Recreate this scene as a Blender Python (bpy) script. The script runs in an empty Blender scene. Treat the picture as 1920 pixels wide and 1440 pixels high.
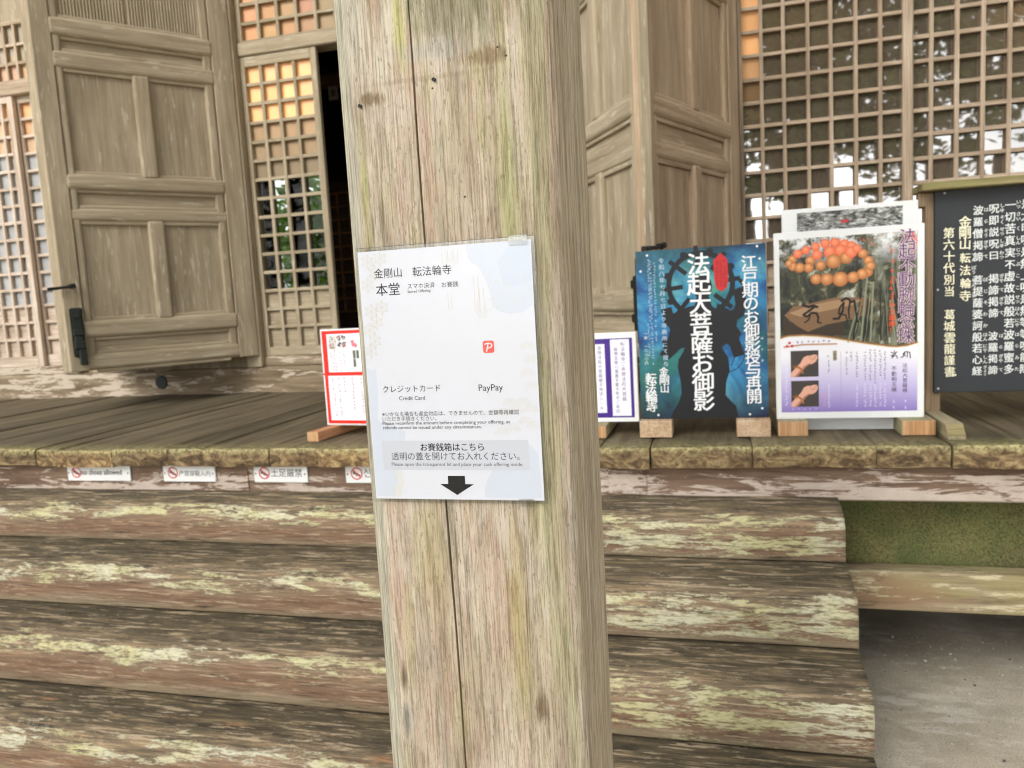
import bpy, bmesh, math, random
from mathutils import Vector, Matrix, noise
R = math.radians
random.seed(11)
sc = bpy.context.scene
C = sc.collection

# ------------------------------------------------------------------ camera
H = 1.55                      # lens height above the ground
YAW, PIT, ROL = R(15.01), R(6.397), R(3.226)
_up = Vector((0, 0, 1))
_fw = Vector((-math.sin(YAW), math.cos(YAW), 0)); _rt = Vector((math.cos(YAW), math.sin(YAW), 0))
_f2 = _fw * math.cos(PIT) - _up * math.sin(PIT); _u2 = _up * math.cos(PIT) + _fw * math.sin(PIT)
_r3 = _rt * math.cos(ROL) - _u2 * math.sin(ROL); _u3 = _u2 * math.cos(ROL) + _rt * math.sin(ROL)
cd = bpy.data.cameras.new('camera'); cam = bpy.data.objects.new('camera', cd); C.objects.link(cam)
cam.matrix_world = Matrix(((_r3.x, _u3.x, -_f2.x, 0), (_r3.y, _u3.y, -_f2.y, 0), (_r3.z, _u3.z, -_f2.z, H), (0, 0, 0, 1)))
cd.sensor_width = 36; cd.lens = 27.056; cd.clip_start = .05; cd.clip_end = 600
cd.dof.use_dof = True; cd.dof.focus_distance = .885; cd.dof.aperture_fstop = 10.0
sc.camera = cam

# ------------------------------------------------------------------ sky, sun, exposure
SUN_EL, SUN_AZ = R(32), R(-163)       # azimuth measured from +Y towards +X: the light comes from the front left
w = bpy.data.worlds.new('World'); sc.world = w; w.use_nodes = True
nt = w.node_tree; bg = nt.nodes['Background']
sky = nt.nodes.new('ShaderNodeTexSky'); sky.sky_type = 'NISHITA'; sky.sun_disc = False
sky.sun_elevation = SUN_EL; sky.sun_rotation = SUN_AZ; sky.dust_density = 3.0; sky.air_density = 1.0; sky.ozone_density = 1.0
hs = nt.nodes.new('ShaderNodeHueSaturation'); hs.inputs['Saturation'].default_value = .06
nt.links.new(sky.outputs[0], hs.inputs['Color']); nt.links.new(hs.outputs[0], bg.inputs['Color'])
bg.inputs['Strength'].default_value = .15
sd = bpy.data.lights.new('sun', 'SUN'); sun = bpy.data.objects.new('sun', sd); C.objects.link(sun)
sd.energy = .9; sd.angle = R(30); sd.color = (1, .93, .84)
_sdir = Vector((math.sin(SUN_AZ) * math.cos(SUN_EL), math.cos(SUN_AZ) * math.cos(SUN_EL), math.sin(SUN_EL)))
sun.rotation_euler = _sdir.to_track_quat('Z', 'Y').to_euler()
sun.location = _sdir * 30
vs = sc.view_settings; vs.view_transform = 'Standard'; vs.look = 'None'; vs.exposure = 1.12; vs.gamma = 1
sc.cycles.use_denoising = True; sc.cycles.denoiser = 'OPENIMAGEDENOISE'; sc.cycles.denoising_input_passes = 'RGB_ALBEDO_NORMAL'; sc.cycles.denoising_prefilter = 'ACCURATE'; sc.cycles.filter_width = 1.15
sc.cycles.max_bounces = 8; sc.cycles.diffuse_bounces = 5; sc.cycles.glossy_bounces = 4
sc.cycles.transparent_max_bounces = 8; sc.cycles.caustics_reflective = False; sc.cycles.caustics_refractive = False
sc.cycles.sample_clamp_indirect = 6

# ------------------------------------------------------------------ helpers
def lin(r, g, b):
    f = lambda c: (c / 255 / 12.92) if c <= 10.3 else ((c / 255 + .055) / 1.055) ** 2.4
    return (f(r), f(g), f(b), 1)

ORG = {}
def link(o, parent=None):
    C.objects.link(o)
    if parent: o.parent = parent
    return o
def thing(name, label, cat, loc=(0, 0, 0), rotz=0, group=None):
    o = bpy.data.objects.new(name, None); link(o); o.location = loc; o.rotation_euler = (0, 0, rotz)
    o.empty_display_size = .1
    o['label'] = label; o['category'] = cat
    if group: o['group'] = group
    ORG[o.name] = Vector(loc)
    return o
def obj(name, bm, mats, parent=None, org=None, smooth=False, label=None):
    """link the bmesh as one object; bm is in world coordinates, moved to its parent's origin"""
    me = bpy.data.meshes.new(name)
    o0 = Vector(org) if org is not None else (ORG.get(parent.name, Vector()) if parent else Vector())
    if o0.length: bmesh.ops.translate(bm, verts=bm.verts, vec=-o0)
    bmesh.ops.recalc_face_normals(bm, faces=bm.faces) if smooth != 'raw' else None
    bm.to_mesh(me); bm.free()
    for m in (mats if isinstance(mats, (list, tuple)) else [mats]): me.materials.append(m)
    if smooth is True:
        for p in me.polygons: p.use_smooth = True
    o = bpy.data.objects.new(name, me); link(o, parent)
    if org is not None and not parent: o.location = org
    ORG[o.name] = o0
    if label: o['label'] = label
    return o
def tag(o, label, cat, group=None):
    o['label'] = label; o['category'] = cat
    if group: o['group'] = group
    return o
def struct(o): o['kind'] = 'structure'; return o

def box(bm, x0, x1, y0, y1, z0, z1, bev=0, seg=1, mi=0):
    r = bmesh.ops.create_cube(bm, size=1)
    for v in r['verts']:
        v.co = Vector(((x0 + x1) / 2 + v.co.x * (x1 - x0), (y0 + y1) / 2 + v.co.y * (y1 - y0), (z0 + z1) / 2 + v.co.z * (z1 - z0)))
    fs = set(f for v in r['verts'] for f in v.link_faces)
    for f in fs: f.material_index = mi
    if bev:
        es = list(set(e for v in r['verts'] for e in v.link_edges))
        bmesh.ops.bevel(bm, geom=es, offset=bev, segments=seg, affect='EDGES', profile=.5)
def boxes(lst, bev=0, seg=1):
    bm = bmesh.new()
    for b in lst: box(bm, *b, bev=bev, seg=seg)
    return bm
def cyl(bm, p0, p1, r0, r1=None, n=16, mi=0):
    p0, p1 = Vector(p0), Vector(p1); d = p1 - p0; r1 = r0 if r1 is None else r1
    m = Matrix.Translation((p0 + p1) / 2) @ d.to_track_quat('Z', 'Y').to_matrix().to_4x4()
    r = bmesh.ops.create_cone(bm, cap_ends=True, segments=n, radius1=r0, radius2=r1, depth=d.length, matrix=m)
    for f in set(f for v in r['verts'] for f in v.link_faces): f.material_index = mi

# ------------------------------------------------------------------ material tools
class NT:
    def __init__(s, name):
        s.m = bpy.data.materials.new(name); s.m.use_nodes = True; s.t = s.m.node_tree
        s.b = s.t.nodes['Principled BSDF']
        s.tc = s.t.nodes.new('ShaderNodeTexCoord')
    def set(s, sock, v):
        if hasattr(v, 'is_linked') or isinstance(v, bpy.types.NodeSocket): s.t.links.new(v, sock)
        else:
            if isinstance(v, (tuple, list)) and len(v) == 3 and sock.type == 'RGBA': v = (*v, 1)
            sock.default_value = v
    def obj(s): return s.tc.outputs['Object']
    def uv(s): return s.tc.outputs['UV']
    def rnd(s):
        if not hasattr(s, '_r'):
            s._r = s.t.nodes.new('ShaderNodeObjectInfo').outputs['Random']
        return s._r
    def map(s, vec, scale=(1, 1, 1), loc=(0, 0, 0)):
        n = s.t.nodes.new('ShaderNodeMapping'); s.set(n.inputs['Vector'], vec)
        n.inputs['Scale'].default_value = scale; n.inputs['Location'].default_value = loc
        return n.outputs[0]
    def noise(s, vec, scale=1, detail=5, rough=.6, dist=0):
        n = s.t.nodes.new('ShaderNodeTexNoise'); s.set(n.inputs['Vector'], vec); n.inputs['Scale'].default_value = scale
        n.inputs['Detail'].default_value = detail; n.inputs['Roughness'].default_value = rough; n.inputs['Distortion'].default_value = dist
        return n.outputs[0]
    def voro(s, vec, scale=1):
        n = s.t.nodes.new('ShaderNodeTexVoronoi'); s.set(n.inputs['Vector'], vec); n.inputs['Scale'].default_value = scale
        return n.outputs['Distance'], n.outputs['Color']
    def ramp(s, fac, stops, interp='LINEAR'):
        n = s.t.nodes.new('ShaderNodeValToRGB'); s.set(n.inputs[0], fac); e = n.color_ramp.elements; n.color_ramp.interpolation = interp
        while len(e) < len(stops): e.new(.5)
        for k, (p, c) in enumerate(stops):
            e[k].position = p; c = (c, c, c) if isinstance(c, (int, float)) else c
            e[k].color = (*c[:3], 1)
        return n.outputs[0]
    def mix(s, fac, a, b, mode='MIX'):
        n = s.t.nodes.new('ShaderNodeMix'); n.data_type = 'RGBA'; n.blend_type = mode
        s.set(n.inputs[0], fac); s.set(n.inputs[6], a); s.set(n.inputs[7], b)
        return n.outputs[2]
    def math(s, op, a, b=0, clamp=False):
        n = s.t.nodes.new('ShaderNodeMath'); n.operation = op; n.use_clamp = clamp
        s.set(n.inputs[0], a); s.set(n.inputs[1], b)
        return n.outputs[0]
    def sep(s, v):
        n = s.t.nodes.new('ShaderNodeSeparateXYZ'); s.set(n.inputs[0], v); return n.outputs
    def attr(s, name):
        n = s.t.nodes.new('ShaderNodeAttribute'); n.attribute_name = name; return n
    def step(s, v, lo, hi): return s.ramp(v, [(lo, 0), (hi, 1)])
    def bump(s, h, strength=.3, dist=.01):
        n = s.t.nodes.new('ShaderNodeBump'); s.set(n.inputs['Height'], h); n.inputs['Strength'].default_value = strength; n.inputs['Distance'].default_value = dist
        s.t.links.new(n.outputs[0], s.b.inputs['Normal'])
    def spot(s, vec, cx, cz, rx, rz, soft=.5, wob=.5, nscale=40):
        """soft elliptical mask in the XZ plane with a ragged edge"""
        x, y, z = s.sep(vec)
        dx = s.math('DIVIDE', s.math('SUBTRACT', x, cx), rx); dz = s.math('DIVIDE', s.math('SUBTRACT', z, cz), rz)
        d = s.math('SQRT', s.math('ADD', s.math('MULTIPLY', dx, dx), s.math('MULTIPLY', dz, dz)))
        d = s.math('ADD', d, s.math('MULTIPLY', s.math('SUBTRACT', s.noise(vec, nscale, 4), .5), wob * 2))
        return s.math('SUBTRACT', 1, s.step(d, 1 - soft, 1.0))
    def done(s, color, rough=.85, spec=.3):
        s.set(s.b.inputs['Base Color'], color); s.set(s.b.inputs['Roughness'], rough); s.b.inputs['Specular IOR Level'].default_value = spec
        return s.m

def sc3(axis, along, across):
    v = [across] * 3; v['XYZ'.index(axis)] = along
    return tuple(v)
def wood(name, axis, dark, mid, light, stain=None, stain_amt=.5, pale=None, pale_amt=.5, fine=110, rough=.85, bump=.35, rnd=True, streak=9, finec=.62):
    n = NT(name); P = n.obj()
    if rnd:
        va = n.t.nodes.new('ShaderNodeVectorMath'); va.operation = 'ADD'
        n.t.links.new(P, va.inputs[0]); cb = n.t.nodes.new('ShaderNodeCombineXYZ')
        for i in range(3): n.t.links.new(n.math('MULTIPLY', n.rnd(), 7.3 + i), cb.inputs[i])
        n.t.links.new(cb.outputs[0], va.inputs[1]); P = va.outputs[0]
    a = n.noise(n.map(P, sc3(axis, .9, streak)), 1.6, 7, .62, .4)
    f = n.noise(n.map(P, sc3(axis, 3.0, fine)), 1, 4, .6)
    blot = n.noise(P, 3.2, 4, .6)
    c = n.ramp(a, [(.34, dark), (.5, mid), (.66, light)])
    c = n.mix(n.math('MULTIPLY', n.step(f, .40, .62), finec), c, n.mix(1, c, (.52, .49, .45, 1), 'MULTIPLY'))
    c = n.mix(n.math('MULTIPLY', n.step(blot, .4, .75), .35), c, n.mix(1, c, (.68, .66, .62, 1), 'MULTIPLY'))
    if stain:
        k = n.step(n.noise(n.map(P, sc3(axis, .8, 3.0), (3, 5, 7)), 2.2, 5, .65), .5, .68)
        c = n.mix(n.math('MULTIPLY', k, stain_amt), c, stain)
    if pale:
        k = n.step(n.noise(n.map(P, sc3(axis, 6, 40), (9, 1, 4)), 1, 5, .6), .60, .66)
        c = n.mix(n.math('MULTIPLY', k, pale_amt), c, pale)
    n.bump(n.math('ADD', n.math('MULTIPLY', a, .6), n.math('MULTIPLY', f, .5)), bump, .006)
    return n.done(c, rough)
def plain(name, col, rough=.6, spec=.4, metal=0, var=.12, nscale=30):
    n = NT(name); k = n.noise(n.obj(), nscale, 5, .6)
    c = n.mix(n.math('MULTIPLY', k, var * 2), col, n.mix(1, col, (.5, .5, .5, 1), 'MULTIPLY'))
    n.b.inputs['Metallic'].default_value = metal
    n.bump(k, .12, .002)
    return n.done(c, rough, spec)

# weathered woods of the hall
M = {}
for ax in 'XYZ':
    M['door' + ax] = wood('weathered_door_wood_' + ax, ax, (.315, .26, .175), (.40, .335, .232), (.475, .405, .29), stain=(.30, .25, .155), stain_amt=.4, pale=(.56, .51, .4), pale_amt=.6, finec=.42)
    M['lat' + ax] = wood('weathered_lattice_wood_' + ax, ax, (.36, .275, .195), (.50, .395, .285), (.62, .51, .385), fine=160, stain=(.42, .3, .2), stain_amt=.35)
    M['litlat' + ax] = wood('light_painted_lattice_wood_' + ax, ax, (.50, .40, .31), (.64, .53, .43), (.74, .64, .54), fine=160)  # lattice wood lightened: light from the left put into the colour
    M['warm' + ax] = wood('reddish_door_wood_' + ax, ax, (.35, .25, .16), (.44, .325, .215), (.51, .395, .275), stain=(.34, .265, .165), stain_amt=.4, pale=(.54, .45, .35), pale_amt=.5, finec=.42)
M['eave'] = wood('eave_timber', 'Y', (.3, .21, .13), (.42, .31, .2), (.5, .39, .27))
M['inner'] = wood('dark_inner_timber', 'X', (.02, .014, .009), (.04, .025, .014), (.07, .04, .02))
M['block'] = wood('fresh_cut_block', 'Y', (.50, .34, .21), (.60, .43, .28), (.68, .52, .36), fine=150)
M['blockgreen'] = wood('weathered_block', 'Y', (.3, .26, .16), (.4, .34, .22), (.48, .42, .28), fine=150, stain=(.3, .32, .14), stain_amt=.6)
M['blockend'] = wood('orange_block_end', 'Z', (.5, .27, .12), (.62, .36, .18), (.7, .45, .25), fine=140)
M['postwood'] = wood('sign_post_wood', 'Z', (.26, .19, .12), (.38, .28, .18), (.46, .36, .24), fine=150)
M['roofboard'] = wood('sign_cap_wood', 'X', (.2, .17, .08), (.32, .27, .13), (.4, .35, .2), fine=120, stain=(.22, .22, .08), stain_amt=.7)
M['iron'] = plain('green_black_iron', (.018, .024, .02, 1), .55, .5, .3, .3)
M['black'] = plain('black_iron', (.012, .012, .012, 1), .5, .5, .3, .3)
M['steel'] = plain('screw_steel', (.55, .55, .53, 1), .35, .5, .7)
M['whiteplastic'] = plain('white_plastic', (.78, .8, .8, 1), .4, .4, 0, .06, 12)
M['whiteboard'] = plain('white_sign_frame', (.8, .82, .82, 1), .35, .5, 0, .05, 8)
M['slate'] = plain('slate_black_board', (.032, .036, .042, 1), .5, .45, 0, .25, 6)

# attribute-coloured print
def print_mat(name, rough=.35, spec=.4, bumpy=0):
    n = NT(name); a = n.attr('ink')
    if bumpy: n.bump(n.noise(n.obj(), bumpy, 3, .5), .06, .002)
    return n.done(a.outputs['Color'], rough, spec)
M['print'] = print_mat('printed_ink')
M['lam'] = print_mat('laminated_print', .22, .5, 60)

# ------------------------------------------------------------------ lettering
_G = {}
def glyph(s, bold=0, res=2):
    if bold: return (*glyph(s, 0, res), bold * .8)
    k = (s, bold, res)
    if k not in _G:
        c = bpy.data.curves.new('t', 'FONT'); c.body = s; c.size = 1; c.resolution_u = res; c.offset = bold
        o = bpy.data.objects.new('t', c); C.objects.link(o); bpy.context.view_layer.update()
        m = bpy.data.meshes.new_from_object(o.evaluated_get(bpy.context.evaluated_depsgraph_get()))
        _G[k] = ([(v.co.x, v.co.y) for v in m.vertices], [tuple(p.vertices) for p in m.polygons])
        bpy.data.objects.remove(o); bpy.data.meshes.remove(m); bpy.data.curves.remove(c)
    return _G[k]
class Print:
    """flat ink on a board: polygons and letters in (u right, v up), each layer a hair in front of the one below"""
    STEP = .00035
    def __init__(s): s.v = []; s.f = []; s.c = []; s.m = []; s.k = 0
    def face(s, pts, cols, layer, mi=0):
        a = sum(pts[i][0] * pts[(i + 1) % len(pts)][1] - pts[(i + 1) % len(pts)][0] * pts[i][1] for i in range(len(pts)))
        if isinstance(cols[0], (int, float)): cols = [cols] * len(pts)
        if a < 0: pts = pts[::-1]; cols = cols[::-1]
        b = len(s.v); s.k = (s.k + 1) % 60; y_ = -layer * s.STEP - s.k * s.STEP / 66; s.v += [(p[0], y_, p[1]) for p in pts]
        s.f.append(tuple(range(b, b + len(pts)))); s.c.append(list(cols)); s.m.append(mi)
    def rect(s, x0, x1, y0, y1, col, layer=1, mi=0): s.face([(x0, y0), (x1, y0), (x1, y1), (x0, y1)], col, layer, mi)
    def grad(s, x0, x1, y0, y1, cb, ct, layer=1): s.face([(x0, y0), (x1, y0), (x1, y1), (x0, y1)], [cb, cb, ct, ct], layer)
    def disc(s, x, y, r, col, layer=1, n=20, ry=None, rim=None, hx=0, hy=0):
        ry = ry or r
        P = [(x + r * math.cos(6.2832 * i / n), y + ry * math.sin(6.2832 * i / n)) for i in range(n)]
        if rim is None: s.face(P, col, layer)
        else:
            for i in range(n): s.face([(x + hx * r, y + hy * r), P[i], P[(i + 1) % n]], [col, rim, rim], layer)
    def ring(s, x, y, r0, r1, col, layer=1, n=32, a0=0, a1=6.2832):
        for i in range(n):
            a, b = a0 + (a1 - a0) * i / n, a0 + (a1 - a0) * (i + 1) / n
            s.face([(x + r0 * math.cos(a), y + r0 * math.sin(a)), (x + r1 * math.cos(a), y + r1 * math.sin(a)), (x + r1 * math.cos(b), y + r1 * math.sin(b)), (x + r0 * math.cos(b), y + r0 * math.sin(b))], col, layer)
    def line(s, pts, wd, col, layer=1, taper=False):
        for i in range(len(pts) - 1):
            (x0, y0), (x1, y1) = pts[i], pts[i + 1]; L = math.hypot(x1 - x0, y1 - y0) or 1e-9
            w0 = wd * (1 - .6 * i / len(pts)) if taper else wd
            nx, ny = -(y1 - y0) / L * w0 / 2, (x1 - x0) / L * w0 / 2; ex, ey = (x1 - x0) / L * w0 * .25, (y1 - y0) / L * w0 * .25
            s.face([(x0 + nx - ex, y0 + ny - ey), (x0 - nx - ex, y0 - ny - ey), (x1 - nx + ex, y1 - ny + ey), (x1 + nx + ex, y1 + ny + ey)], col, layer)
    def letters(s, vf, ox, oy, sx, sy, col, layer, rot=0):
        cr, sr = math.cos(rot), math.sin(rot)
        bo = vf[2] if len(vf) > 2 else 0
        for q, (bx_, by_) in enumerate(((0, 0),) if not bo else ((-bo, -bo * .5), (bo, -bo * .5), (-bo, bo * .5), (bo, bo * .5), (0, 0))):
            b = len(s.v); yy = -layer * s.STEP - q * s.STEP / 8
            for x, y in vf[0]:
                x, y = (x + bx_) * sx, (y + by_) * sy
                s.v.append((ox + x * cr - y * sr, yy, oy + x * sr + y * cr))
            for f in vf[1]: s.f.append(tuple(b + i for i in f)); s.c.append([col] * len(f)); s.m.append(0)
    def text(s, t, x, y, width=None, size=None, col=(0, 0, 0, 1), layer=2, bold=0, res=2, height=None):
        g = glyph(t, bold, res); xs = [p[0] for p in g[0]]
        k = size or width / (max(xs) - min(xs))
        s.letters(g, x - min(xs) * k, y, k, height or k, col, layer)
    def column(s, t, x, ytop, pitch, size, col, layer=2, bold=0, res=2, jit=0, slant=0, sy=1):
        """vertical writing, x = centre of the column, ytop = centre of its first character"""
        for i, ch in enumerate(t):
            if ch in ' 　_': continue
            g = glyph(ch, bold, res); k = size * (1 + random.uniform(-jit, jit))
            s.letters(g, x - k * .5 + slant * i + random.uniform(-jit, jit) * size * .3, ytop - i * pitch - k * .36 * sy, k, k * sy, col, layer, random.uniform(-jit, jit) * .5)
    def ticks(s, x, ytop, ybot, size, col, layer=2, rnd=random):
        """a column of print too small to read"""
        y = ytop
        while y > ybot:
            if rnd.random() > .08:
                for _ in range(3):
                    cx, cy = x + rnd.uniform(-.3, .3) * size, y + rnd.uniform(-.35, .35) * size
                    if rnd.random() < .5: s.rect(cx - size * .35, cx + size * .35, cy - size * .07, cy + size * .07, col, layer)
                    else: s.rect(cx - size * .07, cx + size * .07, cy - size * .35, cy + size * .35, col, layer)
            y -= size * 1.15
    def build(s, name, mats, parent, at, rotz=0, label=None):
        """at = world position of the print's (0,0) corner"""
        me = bpy.data.meshes.new(name); me.from_pydata(s.v, [], s.f)
        ca = me.color_attributes.new('ink', 'FLOAT_COLOR', 'CORNER')
        i = 0
        for cs in s.c:
            for c in cs: ca.data[i].color = c if len(c) == 4 else (*c, 1); i += 1
        for m in (mats if isinstance(mats, (list, tuple)) else [mats]): me.materials.append(m)
        for p, mi in zip(me.polygons, s.m): p.material_index = mi
        o = bpy.data.objects.new(name, me); link(o, parent)
        o0 = ORG[parent.name] if parent else Vector()
        o.location = Vector(at) - o0; ORG[o.name] = Vector(at)
        if label: o['label'] = label
        return o

V = .979                      # height of the veranda floor
# ------------------------------------------------------------------ ground
n = NT('trodden_concrete'); P = n.obj()
c = n.ramp(n.noise(P, 2.2, 8, .65), [(.3, (.42, .37, .28)), (.5, (.62, .55, .43)), (.66, (.76, .69, .56))])
c = n.mix(1, c, n.ramp(n.noise(P, 240, 6, .8), [(.40, (.55, .53, .5)), (.5, (1, 1, 1)), (.6, (1.3, 1.28, 1.25))]), 'MULTIPLY')
c = n.mix(n.math('MULTIPLY', n.step(n.noise(n.map(P, (2, 5, 1), (2, 3, 1)), 1.6, 9, .78), .53, .6), .6), c, (.82, .77, .68, 1))
c = n.mix(n.step(n.noise(n.map(P, loc=(4, 4, 4)), 120, 3, .6), .64, .7), c, (.09, .08, .065, 1))
c = n.mix(n.math('MULTIPLY', n.step(n.noise(n.map(P, loc=(1, 7, 2)), 1.1, 6, .7), .5, .7), .4), c, (.12, .12, .08, 1))
n.bump(n.math('ADD', n.noise(P, 140, 6, .75), n.noise(P, 9, 4, .6)), .6, .008)
bm = bmesh.new(); bmesh.ops.create_grid(bm, x_segments=8, y_segments=8, size=150)
struct(obj('ground', bm, n.done(c, .9)))

# ------------------------------------------------------------------ the hall
hall = thing('temple_hall', 'weathered timber temple hall with veranda, open folding panel doors and lattice windows', 'temple hall', (0, 0, 0))
XL, XR = -7.6, 5.2

# veranda floor boards, running away from the viewer, end grain at the front
n = NT('veranda_boards'); P = n.obj(); a = n.attr('ink').outputs['Color']; ar = n.sep(a)
va = n.t.nodes.new('ShaderNodeVectorMath'); va.operation = 'ADD'; n.t.links.new(P, va.inputs[0])
vm = n.t.nodes.new('ShaderNodeVectorMath'); vm.operation = 'SCALE'; n.t.links.new(a, vm.inputs[0]); vm.inputs['Scale'].default_value = 11; n.t.links.new(vm.outputs[0], va.inputs[1])
Q = va.outputs[0]
g = n.noise(n.map(Q, (14, .9, 14)), 1.4, 7, .62, .5); f = n.noise(n.map(Q, (120, 3, 120)), 1, 4, .6)
c = n.ramp(g, [(.36, (.085, .07, .044)), (.5, (.13, .107, .068)), (.66, (.19, .16, .104))])
c = n.mix(n.math('MULTIPLY', n.step(f, .35, .7), .5), c, n.mix(1, c, (.5, .48, .44, 1), 'MULTIPLY'))
c = n.mix(.35, c, n.mix(1, c, n.ramp(ar[0], [(0, (.55, .5, .42)), (1, (1.4, 1.3, 1.15))]), 'MULTIPLY'))
px, py, pz = n.sep(P)
front = n.math('SUBTRACT', 1, n.step(n.math('ADD', n.math('SUBTRACT', py, 2.81), n.math('MULTIPLY', n.math('SUBTRACT', n.noise(P, 9, 5, .7), .5), .22)), .02, .16))
moss = n.math('MULTIPLY', front, n.step(n.noise(P, 38, 5, .7), .34, .6))
c = n.mix(n.math('MULTIPLY', moss, .75), c, n.mix(n.step(n.noise(P, 70, 3, .6), .4, .65), (.20, .18, .06, 1), (.42, .38, .17, 1)))
n.bump(n.math('ADD', g, n.math('MULTIPLY', f, .4)), .4, .008)
M['boards'] = n.done(c, .8)
n = NT('board_end_grain'); P = n.obj(); px, py, pz = n.sep(P)
g = n.noise(n.map(P, (5.5, 5, 11)), 1.8, 10, .70, 1.8); f = n.noise(n.map(P, (60, 60, 60)), 1, 5, .65)
c = n.ramp(g, [(.36, (.06, .044, .027)), (.46, (.15, .105, .06)), (.54, (.25, .185, .10)), (.64, (.40, .32, .18))])
c = n.mix(n.math('MULTIPLY', n.step(f, .45, .62), .45), c, n.mix(1, c, (.30, .28, .25, 1), 'MULTIPLY'))
ar = n.sep(n.attr('ink').outputs['Color'])
c = n.mix(.8, c, n.mix(1, c, n.ramp(ar[1], [(0, (.55, .5, .45)), (.5, (1.0, .95, .9)), (1, (1.5, 1.35, 1.15))]), 'MULTIPLY'))
up = n.step(n.math('ADD', n.math('SUBTRACT', pz, V - .085), n.math('MULTIPLY', n.math('SUBTRACT', n.noise(n.map(P, (1, 1, .5)), 30, 4, .7), .5), .09)), .055, .088)
c = n.mix(n.math('MULTIPLY', up, .8), c, n.mix(n.step(n.noise(P, 90, 3, .6), .4, .55), (.2, .17, .06, 1), (.56, .52, .27, 1)))
n.bump(n.math('ADD', g, f), .5, .006)
M['endgrain'] = n.done(c, .9)
M['joist'] = wood('joist_end_wood', 'Z', (.13, .09, .058), (.24, .17, .115), (.34, .26, .185), stain=(.16, .10, .06), stain_amt=.6)
rb = random.Random(5)
bm = bmesh.new(); cl = bm.loops.layers.float_color.new('ink')
xs = [-7.4]
known = [-3.35, -3.05, -2.93, -2.62, -2.33, -2.16, -1.83, -1.6, -1.28, -.98, -.72, -.43, -.245, .115, .52, .755, .99, 1.22, 1.5]
while xs[-1] < -3.7: xs.append(xs[-1] + rb.uniform(.24, .33))
xs += known
while xs[-1] < 5: xs.append(xs[-1] + rb.uniform(.24, .33))
for i in range(len(xs) - 1):
    gp = [.0004, .0008] if xs[i] < -.6 else [.001, .002, .0035]; x0, x1 = xs[i] + rb.choice(gp), xs[i + 1] - rb.choice(gp)
    dz = rb.uniform(-.005, .004); dy = rb.uniform(-.010, .010); nx = 10
    rows = []
    prof = [(4.86, V), (3.3, V), (2.92, V), (2.835, V), (2.817, V - .0035), (2.811, V - .011), (2.81, V - .05), (2.815, V - .079), (2.90, V - .08)]
    for k in range(nx + 1):
        t = k / nx; x = x0 + (x1 - x0) * t; row = []
        edge = min(t, 1 - t) * 2
        for j, (y, z) in enumerate(prof):
            q = noise.noise(Vector((x * 9, y * 2, z * 30 + i))) if 2 <= j <= 7 else 0
            q2 = noise.noise(Vector((x * 40, j * 3.1, i)))if 3 <= j <= 6 else 0
            row.append(bm.verts.new((x, y + dy + (q * .006 + q2 * .004) * (j >= 3), z + dz + q * .003 - (.003 if edge < .05 and j < 7 else 0))))
        rows.append(row)
    col = (rb.random(), rb.random(), rb.random(), 1)
    for k in range(nx):
        for j in range(len(prof) - 1):
            f = bm.faces.new((rows[k][j], rows[k][j + 1], rows[k + 1][j + 1], rows[k + 1][j]))
            f.material_index = 1 if 4 <= j <= 7 else 0; f.smooth = j < 2
            for l in f.loops: l[cl] = col
    for row in (rows[0], rows[-1]):
        f = bm.faces.new(row)
        for l in f.loops: l[cl] = col
obj('veranda_floor', bm, [M['boards'], M['endgrain']], hall)

# edge beam with peeling white skin, joist ends, mossy skirting, brace
n = NT('peeling_beam'); P = n.obj()
g = n.noise(n.map(P, (1.4, 12, 14)), 1.6, 7, .65, .5)
c = n.ramp(g, [(.3, (.09, .055, .035)), (.5, (.17, .11, .075)), (.7, (.27, .19, .135))])
pk = n.math('ADD', n.noise(n.map(P, (4.2, 20, 30)), 1, 10, .74, .5), n.math('MULTIPLY', n.step(n.noise(P, .9, 2, .5), .35, .6), .06))
px, py, pz = n.sep(P)
pk = n.math('ADD', pk, n.math('MULTIPLY', n.math('SUBTRACT', V - .14, pz), 1.2))
pk = n.math('SUBTRACT', pk, n.math('MULTIPLY', n.math('SUBTRACT', 1, n.step(n.math('DIVIDE', n.math('ADD', px, 2.2), 2.4), .1, .9)), .06))
c = n.mix(n.step(pk, .505, .54), c, n.mix(n.noise(P, 20, 4), (.40, .32, .26, 1), (.62, .54, .47, 1)))
n.bump(n.math('ADD', g, pk), .5, .008)
M['peel'] = n.done(c, .85)
bm = boxes([(XL, XR, 2.862, 3.02, V - .209, V - .083)], .006)
obj('edge_beam', bm, M['peel'], hall)
for x0, x1 in ((-2.11, -1.97), (-.408, -.265), (1.35, 1.49)):
    obj('joist_end', boxes([(x0, x1, 2.856, 2.862, V - .195, V - .0835)], .001), M['peel'], hall)
n = NT('mossy_boarding'); P = n.obj()
c = n.ramp(n.noise(P, 2.6, 7, .66), [(.3, (.07, .08, .04)), (.5, (.12, .13, .05)), (.7, (.19, .18, .075))])
c = n.mix(n.math('MULTIPLY', n.step(n.noise(n.map(P, loc=(3, 1, 2)), 7, 5, .6), .45, .7), .5), c, (.16, .12, .065, 1))
c = n.mix(1, c, n.ramp(n.noise(P, 130, 6, .8), [(.40, (.45, .45, .4)), (.5, (1, 1, 1)), (.6, (1.4, 1.35, 1.2))]), 'MULTIPLY')
c = n.mix(n.math('MULTIPLY', n.step(n.noise(n.map(P, loc=(8, 3, 6)), 1.6, 6, .7), .48, .6), .6), c, (.07, .105, .035, 1))
n.bump(n.noise(P, 60, 5, .7), .4, .006)
M['moss'] = n.done(c, .95)
obj('skirting_board', boxes([(XL, XR, 3.06, 3.1, .42, V - .212)]), M['moss'], hall)
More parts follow.
